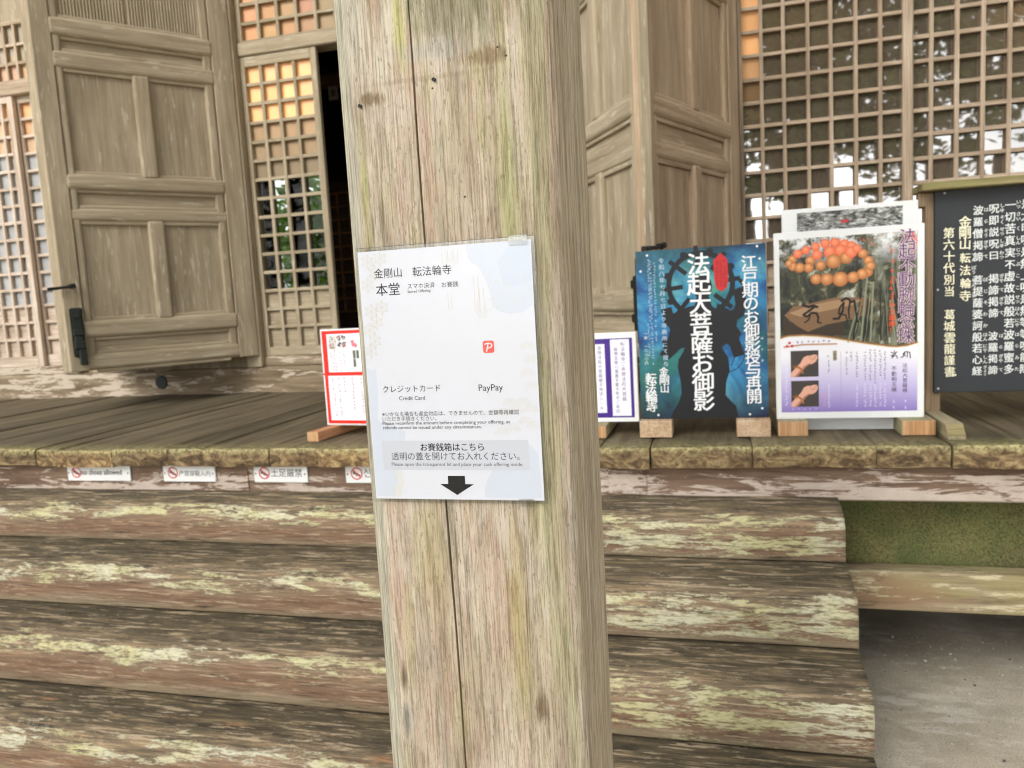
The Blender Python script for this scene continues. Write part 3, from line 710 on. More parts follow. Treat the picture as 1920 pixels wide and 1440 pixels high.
spot(-.31, 1.80, .10, .004, (.36, .28, .17, 1), .35, .6, .6, 90)
spot(-.35, 1.765, .04, .014, (.62, .56, .49, 1), .4, .6, .8, 120)
spot(-.30, 1.83, .055, .015, (.50, .50, .47, 1), .45, .7, .8, 120)
spot(-.213, 1.06, .010, .030, (.17, .11, .06, 1), .85, .7, .4, 70)          # knots
spot(-.388, 1.085, .006, .028, (.12, .09, .05, 1), .8, .7, .5, 70)
spot(-.388, 1.03, .008, .028, (.22, .21, .18, 1), .85, .7, .5, 70)
for cx, cz in ((-.389, 1.779), (-.297, 1.797), (-.222, 1.822), (-.213, 1.812), (-.30, 1.788), (-.27, 1.666)):
    spot(cx, cz, .0018, .0018, (.03, .02, .012, 1), .95, .6, .3, 200)
fine = n.noise(n.map(P, (430, 430, 16)), 1, 6, .75); mid = n.noise(n.map(P, (130, 130, 6.5)), 1, 9, .78, .3)
c = n.mix(1, c, n.ramp(mid, [(.34, (.72, .69, .65)), (.47, (1.0, 1.0, 1.0)), (.64, (1.16, 1.16, 1.15))]), 'MULTIPLY')
c = n.mix(n.math('MULTIPLY', n.step(fine, .49, .57), .7), c, n.mix(1, c, (.50, .45, .38, 1), 'MULTIPLY'))
c = n.mix(n.math('MULTIPLY', n.step(n.noise(n.map(P, (300, 300, 90), (5, 5, 5)), 1, 3, .6), .60, .66), .5), c, (.20, .15, .09, 1))
hair = n.step(n.noise(n.map(P, (150, 150, 2.2), (2, 7, 3)), 1, 4, .6), .645, .675)
c = n.mix(n.math('MULTIPLY', hair, .7), c, (.12, .09, .06, 1))
side = n.step(n.math('DIVIDE', n.math('SUBTRACT', px, PX1 - .02), .02), .75, .98)
c = n.mix(n.math('MULTIPLY', side, .65), c, n.ramp(n.noise(n.map(P, (90, 90, 3.4)), 1, 8, .72), [(.36, (.34, .27, .185)), (.5, (.58, .49, .35)), (.64, (.78, .70, .54))]))
# flaking pale band down the right arris
px2 = n.math('ADD', px, n.math('MULTIPLY', n.math('SUBTRACT', n.noise(n.map(P, (30, 30, 3.5)), 1, 5, .6), .5), .05))
ar = n.math('SUBTRACT', 1, n.math('ABSOLUTE', n.math('DIVIDE', n.math('ADD', px2, .186), .013)), True)
ar = n.math('MULTIPLY', n.step(ar, .1, .4), n.step(n.noise(n.map(P, (22, 22, 3), (4, 4, 9)), 1, 5, .6), .42, .5))
c = n.mix(n.math('MULTIPLY', ar, .7), c, (.60, .56, .36, 1))
lf = n.math('SUBTRACT', 1, n.step(n.math('DIVIDE', n.math('SUBTRACT', px, PX0), .031), .7, 1.0))
c = n.mix(n.math('MULTIPLY', lf, .7), c, n.ramp(mid, [(.3, (.40, .40, .33)), (.6, (.58, .58, .48))]))
over = n.math('MAXIMUM', n.math('MAXIMUM', ar, lf), side)
c = n.mix(n.math('MULTIPLY', over, .9), c, n.mix(1, c, n.ramp(mid, [(.36, (.56, .52, .45)), (.47, (.97, .97, .96)), (.62, (1.18, 1.17, 1.12))]), 'MULTIPLY'))
c = n.mix(n.math('MULTIPLY', n.math('MULTIPLY', n.step(fine, .49, .57), over), .6), c, n.mix(1, c, (.50, .45, .38, 1), 'MULTIPLY'))
n.bump(n.math('ADD', n.math('ADD', n.math('MULTIPLY', mid, .9), n.math('MULTIPLY', fine, .6)), n.math('MULTIPLY', big, .6)), .7, .005)
M['pillar'] = n.done(c, .82, .25)
def cx_at(z): return -.3155 - (z - .972) * .0078 + .0016 * math.sin(z * 7) + .0012 * noise.noise(Vector((z * 6, 0, 3)))
bm = bmesh.new(); rings = []; NZ = 220; Z0, Z1 = .16, 5.2
for i in range(NZ + 1):
    z = Z0 + (Z1 - Z0) * i / NZ; xc = cx_at(z); gw = .0011 + .0003 * math.sin(z * 5) + (.0004 if z < 1.3 else 0)
    P_ = [(PX0 + PC, PY0), (-.372, PY0), (-.345, PY0), (xc - gw - .006, PY0 + .0002), (xc - gw, PY0 + .0006), (xc, PY0 + .022), (xc + gw, PY0 + .0006), (xc + gw + .006, PY0 + .0002), (-.275, PY0), (-.245, PY0), (-.22, PY0), (PX1 - PC - .002, PY0 + .0002), (PX1 - PC + .004, PY0 + .0035), (PX1 - PC * .5, PY0 + PC * .47), (PX1 - .004, PY0 + PC - .005), (PX1 - .0005, PY0 + PC + .003), (PX1, PY0 + .1), (PX1, PY0 + .17), (PX1, PY1 - PC), (PX1 - PC, PY1), (PX0 + PC, PY1), (PX0, PY1 - PC), (PX0, PY0 + PC)]
    ring = []
    for q, (x, y) in enumerate(P_):
        a = noise.noise(Vector((x * 14, y * 14, z * 1.6))); b = noise.noise(Vector((x * 60, y * 60, z * 5)))
        e = .6 if q in (3, 4, 5, 6, 7) else 1
        d = (a * .0011 + b * .0007) * e
        if 11 <= q <= 15: d += noise.noise(Vector((q, z * 14, 5))) * .0016
        cx, cy = (PX0 + PX1) / 2, (PY0 + PY1) / 2; l = math.hypot(x - cx, y - cy)
        ring.append(bm.verts.new((x + (x - cx) / l * d, y + (y - cy) / l * d, z)))
    rings.append(ring)
for i in range(NZ):
    for q in range(len(rings[0])):
        q2 = (q + 1) % len(rings[0]); f = bm.faces.new((rings[i][q], rings[i][q2], rings[i + 1][q2], rings[i + 1][q])); f.smooth = False
bm.faces.new(rings[0][::-1]); bm.faces.new(rings[-1])
pillar = thing('pillar', 'thick square pillar of bleached cracked wood in the foreground carrying the notice', 'pillar', ((PX0 + PX1) / 2, (PY0 + PY1) / 2, 0))
obj('shaft', bm, M['pillar'], pillar)
bm = bmesh.new(); box(bm, PX0 - .1, PX1 + .1, PY0 - .1, PY1 + .1, 0, .161, .03, 3)
obj('base_stone', bm, plain('base_stone', (.28, .27, .24, 1), .9, .2, 0, .4), pillar)
bm = bmesh.new(); cyl(bm, (-.297, PY0 + .01, 1.797), (-.297, PY0 - .004, 1.7965), .0018, .0022, 8); obj('nail', bm, M['black'], pillar)
bm = bmesh.new(); cyl(bm, (-.389, PY0 + .01, 1.779), (-.389, PY0 - .003, 1.7785), .0018, .0022, 8); obj('nail', bm, M['black'], pillar)

# ------------------------------------------------------------------ notice on the pillar
SX, SZ, SY = -.4055, 1.3159, PY0 - .0035
notice = thing('notice', 'white laminated offering notice with a black arrow fixed to the foreground pillar', 'notice', (SX + .105, SY, SZ))
INK, GREYI = (.022, .022, .024, 1), (.07, .07, .075, 1)
WH = (.64, .66, .72, 1); PB = (.53, .59, .69, 1); PB2 = (.565, .615, .70, 1); GO = (.61, .585, .48, 1); BX = (.54, .565, .625, 1)
mm = .001
pr = Print(); pr.STEP = .00005
NXs = 12
def sag(u, v): return 0
pr.rect(0, .2102, 0, .297, WH, 1)
pb = lambda L, col, lay=2: pr.face([(x * mm, y * mm) for x, y in L], col, lay)
pb([(134, 296.5), (136, 281), (140, 276), (148, 271), (154, 258), (158, 246), (160, 238), (162, 225), (170, 219), (182, 215.7), (196, 217), (209.4, 225), (209.6, 296.5)], PB2)
pb([(176, 248), (190, 246), (209.4, 252), (209.4, 296), (182, 290), (170, 275)], PB, 3)
pb([(138.8, 3), (139.5, 14), (143, 24), (149, 34), (156, 45), (166, 55), (172, 66), (180, 72), (190, 71), (198, 64), (206, 55), (207.4, 3)], PB2)
pb([(1, 160), (6, 157), (12, 159), (13, 130), (10, 96), (22, 91), (34, 88), (45, 82), (42, 70), (38, 55), (37, 42), (36, 30), (31, 18), (33, 3), (1, 3)], PB2)
pb([(24, 3), (26, 14), (30, 22), (28, 34), (36, 37), (38, 20), (33, 3)], (.62, .63, .62, 1), 3)
for (x0, y0, s) in ((12, 285, 9), (28, 288, 9), (20, 272, 9), (10, 258, 9), (26, 231, 9), (12, 227, 9), (18, 214, 9), (8, 205, 9), (8, 180, 9), (14, 192, 9)):     # hemp leaf stars
    for k in range(6):
        a = k * math.pi / 3 + .5
        pr.line([(x0 * mm, y0 * mm), ((x0 + s * math.cos(a)) * mm, (y0 + s * math.sin(a)) * mm)], .0005, GO, 4)
        pr.line([((x0 + s * math.cos(a)) * mm, (y0 + s * math.sin(a)) * mm), ((x0 + s * .55 * math.cos(a + .52)) * mm, (y0 + s * .55 * math.sin(a + .52)) * mm), ((x0 + s * math.cos(a + 1.047)) * mm, (y0 + s * math.sin(a + 1.047)) * mm)], .0004, GO, 4)
rg = random.Random(3)
for (x0, y0) in ((168, 100), (182, 104), (176, 112), (192, 112), (200, 104), (164, 78), (178, 82), (192, 90), (202, 84), (203, 130), (198, 145), (203, 160), (199, 176)):   # wave scales
    for r in (3, 5.5, 8): pr.ring(x0 * mm, y0 * mm, (r - .3) * mm, (r + .2) * mm, GO, 4, 14, 0, math.pi)
for (x, ya, yb_, w_) in ((105, 292, 278, 5), (112, 292, 282, 5), (119, 293, 279, 5), (109, 244, 226, 4), (141, 262, 222, 5), (147, 246, 220, 5), (144, 232, 219, 10)):   # drifting ribbons
    for dx in (0, w_): pr.line([((x + dx) * mm, ya * mm), ((x + dx) * mm, yb_ * mm)], .0005, GO, 4)
    pr.ring((x + w_ / 2) * mm, yb_ * mm, (w_ / 2 - .25) * mm, (w_ / 2 + .25) * mm, GO, 4, 10, math.pi, 2 * math.pi)
for k in range(70): pr.disc(rg.uniform(150, 207) * mm, rg.uniform(222, 262) * mm, rg.uniform(.3, .9) * mm, (.62, .60, .46, 1), 4, 6)
for k in range(50): pr.disc(rg.uniform(20, 44) * mm, rg.uniform(6, 84) * mm, rg.uniform(.3, .9) * mm, (.62, .60, .46, 1), 4, 6)
pr.rect(.013, .1947, .0356, .0713, BX, 5)
R3 = 3
pr.text('金剛山', .0194, .2662, .0346, col=INK, layer=6, res=R3); pr.text('転法輪寺', .0677, .2655, .0476, col=INK, layer=6, res=R3)
pr.text('本堂', .0202, .2458, .030, col=INK, layer=6, bold=.006, res=R3)
pr.text('スマホ決済', .0602, .2512, .0336, col=GREYI, layer=6, res=R3); pr.text('お賽銭', .1023, .2505, .0201, col=GREYI, layer=6, res=R3)
pr.text('Sacred Offering', .0598, .2462, .0285, col=GREYI, layer=6, res=R3)
pr.text('クレジットカード', .0195, .1304, .0729, col=INK, layer=6, res=R3); pr.text('Credit Card', .0396, .1203, .0328, col=INK, layer=6, res=R3)
pr.text('PayPay', .1393, .1292, .0291, col=INK, layer=6, res=R3)
pr.text('※いかなる場合も返金対応は、できませんので、金額等再確認', .0161, .1015, .1697, col=GREYI, layer=6)
pr.text('いただき手続きください。', .0161, .0957, .0689, col=GREYI, layer=6)
pr.text('Please reconfirm the amount before completing your offering, as', .0159, .0908, .1585, col=INK, layer=6, height=.0058)
pr.text('refunds cannot be issued under any circumstances.', .0160, .0855, .1242, col=INK, layer=6, height=.0058)
pr.text('お賽銭箱はこちら', .0624, .0595, .0788, col=INK, layer=6, bold=.018, res=R3)
pr.text('透明の蓋を開けてお入れください。', .0243, .0485, .1592, col=INK, layer=6, res=R3)
pr.text('Please open the transparent lid and place your cash offering inside.', .0237, .0407, .1637, col=INK, layer=6, height=.0060)
pr.face([(x * mm, y * mm) for x, y in ((94.5, 28.7), (115.6, 28.7), (115.4, 18.9), (126, 18.7), (104.8, 5.6), (83.9, 18.8), (94.2, 18.9))], (.012, .012, .013, 1), 6)
# little red payment emblem
pr.face([(154.1 * mm + sx * (6.6 - (1.6 if q else 0)) * mm, 179.8 * mm + sy * (7.0 - (0 if q else 1.6)) * mm) for sx, sy, q in ((1, 1, 0), (1, 1, 1), (-1, 1, 1), (-1, 1, 0), (-1, -1, 0), (-1, -1, 1), (1, -1, 1), (1, -1, 0))], (.72, .10, .07, 1), 6)
pr.line([(151.5 * mm, 174.6 * mm), (153.2 * mm, 181 * mm), (153.8 * mm, 183.6 * mm)], .0014, WH, 7)
pr.line([(149.6 * mm, 182.8 * mm), (153.5 * mm, 183.9 * mm), (157 * mm, 183.4 * mm), (158.4 * mm, 181.4 * mm), (157 * mm, 179.2 * mm), (153.2 * mm, 178.2 * mm)], .0013, WH, 7)
sh = pr.build('printed_sheet', M['lam'], notice, (SX, SY, SZ))
# the clear pouch
n = NT('clear_pouch'); tr = n.t.nodes.new('ShaderNodeBsdfTransparent'); gl = n.t.nodes.new('ShaderNodeBsdfGlossy'); gl.inputs['Roughness'].default_value = .12
fr_ = n.t.nodes.new('ShaderNodeFresnel'); fr_.inputs[0].default_value = 1.5
mx = n.t.nodes.new('ShaderNodeMixShader'); n.t.links.new(fr_.outputs[0], mx.inputs[0]); n.t.links.new(tr.outputs[0], mx.inputs[1]); n.t.links.new(gl.outputs[0], mx.inputs[2])
n.t.links.new(mx.outputs[0], n.t.nodes['Material Output'].inputs[0]); tr.inputs[0].default_value = (.93, .94, .93, 1)
M['pouch'] = n.m
bm = boxes([(SX - .003, SX + .2142, SY + .0004, SY + .0012, SZ - .004, SZ + .3015)], .0003)
obj('pouch', bm, M['pouch'], notice)
for q in ((SX + .185, SX + .206, SY - .0012, SY - .0009, SZ + .292, SZ + .303), (SX + .18, SX + .198, SY - .0012, SY - .0009, SZ - .007, SZ + .002)):
    obj('clear_tape', boxes([q], .0001), M['pouch'], notice)

# ------------------------------------------------------------------ no-shoes plates on the edge beam
def plate(label, x0, x1, txt, latin=False):
    t = thing('no_shoes_sign', label, 'sign', ((x0 + x1) / 2, 2.852, V - .157), 0, 'no shoes plates along the veranda edge')
    obj('plate', boxes([(x0, x1, 2.852, 2.8615, V - .157, V - .084)], .003, 2), M['whiteplastic'], t)
    pr = Print(); cy = .041
    RED = (.55, .07, .05, 1); x = .052
    pr.disc(x, cy, .0255, (.78, .78, .78, 1), 1); pr.ring(x, cy, .021, .0265, RED, 3)
    for s, dx, dy in ((1, -.006, .003), (1, .006, -.004)):
        pr.face([(x + dx - .011, cy + dy - .006), (x + dx + .011, cy + dy - .006), (x + dx + .011, cy + dy - .001), (x + dx + .003, cy + dy + .002), (x + dx - .003, cy + dy + .008), (x + dx - .010, cy + dy + .007)], (.06, .05, .05, 1), 2)
    pr.line([(x - .016, cy + .016), (x + .016, cy - .016)], .005, RED, 4)
    if latin: pr.text(txt, .081, cy - .011, x1 - x0 - .081 - .045, col=(.05, .05, .055, 1), layer=2, bold=.012, height=.036)
    else: pr.text(txt, .084, cy - .013, x1 - x0 - .084 - .024, col=(.12, .12, .125, 1), layer=2, bold=.004)
    for sx in (.010, x1 - x0 - .012): pr.disc(sx, .038, .004, (.1, .1, .1, 1), 2, 10)
    pr.build('lettering', M['print'], t, (x0, 2.8517, V - .157))
plate('white plate reading no shoes allowed at the left end of the veranda edge', -2.918, -2.571, 'no shoes allowed', True)
plate('white plate with six Chinese characters forbidding shoes, beside the English one', -2.396, -2.128, '严禁穿鞋入内')
plate('white plate reading 土足厳禁 on the veranda edge', -1.936, -1.679, '土足厳禁')
plate('white no shoes plate half hidden behind the foreground pillar', -1.503, -1.235, '신발 금지')

# ------------------------------------------------------------------ blue poster board
def foot(parent, x0, x1, y0, y1, z0=V, h=.041, side='block', end='block', tilt=0):
    bm = bmesh.new(); box(bm, x0, x1, y0, y1, z0 + .0005, z0 + h, .003, 2)
    for f in bm.faces:
        if f.normal.y < -.8: f.material_index = 1
    return obj('foot', bm, [M[side], M[end]], parent)
blue = thing('poster_board', 'blue and black poster board of a deity silhouette standing on two pale blocks', 'poster board', (-.05, 3.03, V))
bx, bz, by = -.2915, 1.0465, 3.03
foot(blue, -.295, -.172, 2.98, 3.10, h=.065); foot(blue, .068, .190, 2.98, 3.10, h=.065)
obj('board', boxes([(bx, bx + .478, by, by + .018, bz, bz + .652)], .001), M['postwood'], blue)
n = NT('blue_ink_wash'); P = n.obj(); u, _y, v_ = n.sep(P)
a = n.noise(P, 5, 6, .65, .6); b = n.noise(n.map(P, loc=(3, 2, 8)), 3.2, 5, .6)
c = n.ramp(a, [(.3, lin(10, 34, 76)), (.44, lin(24, 82, 138)), (.55, lin(52, 134, 180)), (.68, lin(105, 180, 200))])
c = n.mix(n.step(b, .45, .62), c, n.ramp(a, [(.3, lin(16, 60, 64)), (.52, lin(42, 116, 112)), (.7, lin(84, 152, 134))]))
dk = n.math('ADD', n.step(n.math('ABSOLUTE', n.math('SUBTRACT', v_, .36)), .16, .36), n.math('MULTIPLY', n.step(n.math('ABSOLUTE', n.math('SUBTRACT', u, .24)), .12, .3), .25))
dk = n.math('MULTIPLY', n.math('ADD', dk, n.math('SUBTRACT', n.noise(P, 4, 4), .5)), .8, True)
c = n.mix(dk, c, lin(20, 24, 44)); M['bluewash'] = n.done(c, .4, .4)
pr = Print(); SIL = lin(22, 24, 30); WT = lin(232, 234, 236)
pr.rect(0, .478, 0, .652, (.02, .05, .2, 1), 1, 1)
pr.ring(.2398, .514, .108, .127, SIL, 2, 40)
for a in range(8):
    q = a * math.pi / 4 + .1
    pr.line([(.2398 + .07 * math.cos(q), .514 + .07 * math.sin(q)), (.2398 + .142 * math.cos(q), .514 + .142 * math.sin(q))], .017, SIL, 2)
    pr.disc(.2398 + .128 * math.cos(q + .39), .514 + .128 * math.sin(q + .39), .013, SIL, 2, 10)
pr.face([(.112, 0), (.125, .03), (.143, .056), (.158, .10), (.156, .14), (.146, .20), (.150, .23), (.170, .262), (.182, .30), (.175, .33), (.19, .36), (.205, .40), (.205, .42), (.2155, .431), (.225, .47), (.222, .50), (.232, .53), (.248, .545), (.264, .535), (.270, .50), (.268, .47), (.28, .43), (.296, .415), (.31, .38), (.318, .33), (.312, .29), (.316, .262), (.334, .235), (.340, .18), (.326, .14), (.322, .087), (.345, .06), (.360, .045), (.368, 0)], SIL, 2)
arm = lambda L, w_: pr.line(L, w_ * 1.45, SIL, 2)
pr.face([(.172, .275), (.125, .262), (.108, .30), (.122, .345), (.108, .38), (.14, .41), (.19, .43), (.215, .435), (.22, .3)], SIL, 2)
pr.face([(.30, .44), (.345, .41), (.376, .40), (.368, .35), (.378, .30), (.36, .262), (.33, .285), (.31, .27), (.29, .36)], SIL, 2)
pr.disc(.247, .505, .035, SIL, 2, 20, ry=.05)
arm([(.30, .40), (.35, .385), (.378, .40), (.386, .43), (.382, .47)], .028); pr.disc(.383, .478, .016, SIL, 2, 12); arm([(.383, .47), (.40, .50), (.385, .52)], .010)
arm([(.205, .40), (.15, .385), (.118, .392), (.112, .42)], .028); arm([(.20, .385), (.13, .37), (.108, .378)], .02)
arm([(.19, .35), (.14, .30), (.12, .285), (.10, .25)], .026); arm([(.18, .31), (.13, .262), (.11, .245)], .018); pr.disc(.103, .30, .014, SIL, 2, 12)
arm([(.31, .35), (.345, .315), (.362, .28), (.372, .245)], .028); arm([(.32, .36), (.36, .345), (.375, .32), (.365, .31)], .013)
pr.ring(.325, .245, .068, .071, SIL, 2, 14, -1.5, .5); pr.line([(.345, .20), (.372, .26)], .003, SIL, 2)
pr.face([(.316, .627), (.330, .612), (.341, .60), (.342, .52), (.336, .495), (.317, .482), (.298, .495), (.292, .52), (.289, .60), (.302, .612)], lin(186, 38, 42), 3)
for x in (.302, .316, .329): pr.ticks(x, .596, .50, .011, lin(120, 20, 25), 4)
pr.ring(.316, .555, 0, .001, SIL, 4)
pr.column('法起大菩薩お御影', .2345, .5895, .0749, .088, WT, 5, .018, 3, .05, .001)
pr.column('江戸期のお御影授与再開', .4185, .583, .0504, .059, WT, 5, .016, 3, .05, .0008)
pr.column('令和八年七月七日より寺務所にて授与', .0968, .611, .0248, .021, lin(170, 195, 215), 5, .02, 1, .05, .0003)
for x, a, b in ((.070, .603, .40), (.0685, .385, .30), (.054, .612, .20), (.0475, .616, .385), (.041, .37, .24)): pr.ticks(x, a, b, .0095, lin(165, 190, 210), 5)
pr.column('一躰　一〇〇〇円', .028, .335, .0165, .015, lin(190, 200, 210), 5, .02, 1, .04)
pr.column('金剛山', .0925, .186, .034, .038, WT, 5, .016, 2, .1, .001); pr.column('転法輪寺', .0415, .160, .0385, .044, WT, 5, .02, 2, .12, .001)
pr.column('ほうき', .459, .300, .042, .010, WT, 5, .02, 1)
for x, y in ((.044, .6347), (.4472, .6421), (.4547, .0344), (.0254, .0372), (.0665, .0142), (.4096, .0123), (.0175, .5754), (.4558, .5959)): pr.disc(x, y, .0045, (.7, .72, .75, 1), 6, 12)
pr.build('printed_face', [M['print'], M['bluewash']], blue, (bx, by - .0002, bz))

# ------------------------------------------------------------------ white framed prayer bead poster
wx, wz, wy = .2160, 1.034, 3.05
wp = thing('framed_poster', 'white framed poster of orange prayer beads over a forest, lilac lower half', 'poster', (.47, 3.05, V))
foot(wp, .216, .322, 2.99, 3.34, side='blockgreen', end='blockend', h=.055); foot(wp, .637, .747, 2.985, 3.34, side='blockgreen', end='blockend', h=.055)
obj('board', boxes([(wx, wx + .5085, wy, wy + .022, wz, wz + .697)], .002), M['whiteboard'], wp)
n = NT('forest_print'); P = n.obj(); u, _y, v_ = n.sep(P)
a = n.noise(n.map(P, (1, 1, .8)), 16, 6, .7, .8); s_ = n.noise(n.map(P, (40, 1, 4)), 1, 4, .6, .5)
c = n.ramp(a, [(.38, lin(18, 20, 14)), (.5, lin(50, 55, 35)), (.58, lin(105, 100, 70)), (.66, lin(200, 205, 195))])
rt = n.step(u, .25, .40)
c = n.mix(n.math('MULTIPLY', rt, n.step(s_, .46, .52)), c, n.ramp(s_, [(.45, lin(28, 28, 24)), (.7, lin(150, 155, 130))]))
br = n.math('MULTIPLY', n.step(v_, .56, .66), n.step(n.noise(n.map(P, loc=(9, 9, 9)), 11, 5, .7), .44, .54))
c = n.mix(br, c, lin(235, 238, 238))
rdm = n.math('MULTIPLY', n.step(n.noise(n.map(P, loc=(5, 1, 3)), 14, 5, .7), .54, .6), n.math('MULTIPLY', n.step(v_, .58, .64), n.step(u, .26, .32)))
c = n.mix(rdm, c, lin(235, 110, 85)); M['forest'] = n.done(c, .3, .5)
pr = Print()
pr.rect(.0185, .485, .0265, .672, (.1, .1, .1, 1), 1, 1)
wave = [(.0185, .309), (.035, .3145), (.051, .3165), (.10, .317), (.146, .3127), (.20, .304), (.2586, .2913), (.31, .280), (.3627, .2705), (.39, .2655), (.4171, .2631), (.45, .2655), (.485, .2757)]
LIL0, LIL1, LIL2 = lin(138, 118, 190), lin(196, 188, 228), lin(238, 238, 246)
for i in range(len(wave) - 1):
    (x0, y0), (x1, y1) = wave[i], wave[i + 1]
    pr.face([(x0, .0265), (x1, .0265), (x1, .13), (x0, .13)], [LIL0, LIL0, LIL1, LIL1], 2); pr.face([(x0, .13), (x1, .13), (x1, .24), (x0, .24)], [LIL1, LIL1, LIL2, LIL2], 2)
    pr.face([(x0, .24), (x1, .24), (x1, y1), (x0, y0)], LIL2, 2)
pr.line(wave, .006, lin(150, 105, 60), 3); pr.line([(x, y - .005) for x, y in wave], .003, lin(232, 215, 180), 3)
pr.face([(.033, .392), (.065, .424), (.12, .432), (.21, .450), (.27, .448), (.333, .443), (.345, .43), (.308, .379), (.24, .362), (.18, .352), (.115, .328), (.08, .35)], lin(128, 98, 70), 2)
pr.face([(.05, .40), (.12, .425), (.21, .44), (.30, .436), (.27, .42), (.16, .40), (.09, .385)], lin(166, 134, 100), 3)
pr.face([(.03, .385), (.08, .35), (.115, .328), (.24, .362), (.24, .31), (.03, .315)], lin(58, 46, 34), 2)
SB = lin(24, 18, 16)
for ox, oy, k in ((.125, .401, 1), ):
    pr.line([(.098, .428), (.118, .420), (.136, .424), (.150, .418)], .009, SB, 4); pr.line([(.124, .443), (.128, .436)], .008, SB, 4)
    pr.line([(.140, .42), (.118, .404), (.100, .392), (.112, .384), (.126, .396), (.118, .372), (.104, .362)], .0085, SB, 4, True)
    pr.line([(.126, .398), (.146, .396), (.152, .38), (.150, .362), (.162, .358)], .0085, SB, 4, True)
pr.line([(.204, .372), (.222, .372), (.236, .40), (.240, .43), (.226, .412), (.222, .39), (.246, .384), (.252, .36)], .0085, SB, 4, True)
pr.line([(.232, .436), (.25, .446), (.262, .436), (.256, .40), (.258, .37)], .0085, SB, 4, True); pr.line([(.262, .43), (.276, .434), (.280, .40), (.286, .356)], .0085, SB, 4, True)
rgb_ = random.Random(4)
for k in range(26):
    x = rgb_.uniform(.25, .47); y0 = .285 if x < .4 else .272; tilt = (.36 - x) * .35; ln = rgb_.uniform(.12, .24)
    pr.line([(x, y0), (x + tilt, min(.60, y0 + ln))], rgb_.uniform(.002, .007), rgb_.choice([lin(30, 30, 26), lin(40, 40, 34), lin(136, 142, 118), lin(110, 114, 90), lin(24, 24, 22)]), 2, True)
OR0, OR1 = lin(244, 176, 120), lin(206, 112, 58)
beads = [(145, 639, 12), (178, 648, 13), (212, 649, 13), (243, 642, 13), (267, 635, 12), (112, 628, 12), (84, 617, 12), (65, 598, 12), (54, 583, 11), (285, 622, 12), (305, 603, 13), (324, 577, 13), (330, 557, 13), (193, 616, 16), (230, 620, 16), (266, 611, 16), (150, 609, 14), (127, 589, 14), (250, 592, 17), (206, 582, 20), (162, 570, 14), (121, 564, 14), (90, 566, 14), (66, 571, 12), (321, 536, 14), (303, 530, 15), (272, 520, 16), (183, 518, 17), (229, 516, 21), (146, 521, 15)]
for x, y, r in beads:
    e = (x - 50) / 300; top = lin(250, 160, 118) if y > 606 else lin(238, 176, 118)
    pr.disc(x * mm, y * mm, r * mm * 1.3, top, 5, 18, rim=lin(172, 102, 52) if y < 606 else lin(228, 104, 66), hx=-.15, hy=.3)
PUR, PINK = lin(92, 62, 110), lin(232, 208, 212)
st = random.getstate(); pr.column('法起不動腕輪念珠', .4515, .6535, .0508, .058, PINK, 6, .055, 2, .04, -.0006); random.setstate(st)
pr.column('法起不動腕輪念珠', .4515, .6535, .0508, .058, PUR, 7, .006, 2, .04, -.0006)
pr.ticks(.402, .607, .42, .0165, lin(226, 92, 50), 6); pr.column('の大護摩！', .402, .412, .0225, .022, lin(226, 92, 50), 6, .03, 2)
pr.line([(.030, .274), (.10, .281), (.215, .2795)], .006, lin(190, 150, 120), 4)
for dx, dy in ((0, 0), (-.009, -.012), (.009, -.012)): pr.disc(.050 + dx, .289 + dy, .0055, lin(206, 50, 60), 5, 8)
for k in range(7): pr.ticks(.078 + k * .0185, .291, .284, .0105, lin(95, 70, 130), 5)
pr.text('〜', .30, .29, size=.004, col=LIL2, layer=3)
SK, SKD, BRC = lin(226, 172, 150), lin(176, 116, 94), lin(188, 128, 70)
for oy in (0, -.1133):
    pr.rect(.0535, .151, .16 + oy, .2585 + oy, lin(66, 60, 58), 3)
    pr.face([(.0537, .1605 + oy), (.0537, .176 + oy), (.072, .195 + oy), (.088, .213 + oy), (.098, .232 + oy), (.11, .239 + oy), (.122, .239 + oy), (.134, .243 + oy), (.146, .241 + oy), (.149, .232 + oy), (.142, .216 + oy), (.130, .208 + oy), (.118, .206 + oy), (.106, .196 + oy), (.094, .182 + oy), (.076, .1605 + oy)], SK, 4)
    pr.face([(.076, .1605 + oy), (.094, .182 + oy), (.106, .196 + oy), (.118, .206 + oy), (.122, .212 + oy), (.10, .20 + oy), (.085, .183 + oy), (.066, .1605 + oy)], SKD, 5)
    pr.line([(.128, .222 + oy), (.138, .23 + oy), (.146, .238 + oy)], .0022, SKD, 5); pr.line([(.12, .236 + oy), (.126, .224 + oy)], .0016, SKD, 5)
    for k in range(2): pr.line([(.060 + k * .006, .199 - k * .006 + oy), (.072 + k * .006, .203 - k * .007 + oy), (.088 + k * .004, .192 - k * .008 + oy), (.096, .178 - k * .004 + oy)], .005, BRC if k else lin(140, 80, 44), 6)
TX = lin(96, 84, 116); TXW = lin(232, 228, 244)
for x, a, b in ((.3778, .243, .14), (.3627, .247, .15), (.3444, .251, .13), (.3291, .252, .14), (.3108, .2525, .14), (.283, .243, .15), (.2645, .247, .21), (.249, .247, .165), (.186, .235, .175)): pr.ticks(x, a, b, .0085, TX, 4)
for x in (.3778, .3627, .3444, .3291, .3108, .283, .186): pr.ticks(x, .125, .045, .0085, TXW, 4)
pr.ticks(.0365, .19, .05, .009, TXW, 4); pr.ticks(.172, .095, .045, .0095, lin(240, 150, 175), 4)
for x in (.06, .08, .10, .12, .14): pr.ticks(x, .0385, .036, .006, TXW, 4)
pr.rect(.2015, .2145, .218, .2545, lin(150, 140, 110), 3); pr.ticks(.208, .250, .222, .010, lin(60, 50, 40), 4)
pr.line([(.2285, .250), (.2285, .03)], .001, lin(150, 130, 190), 3)
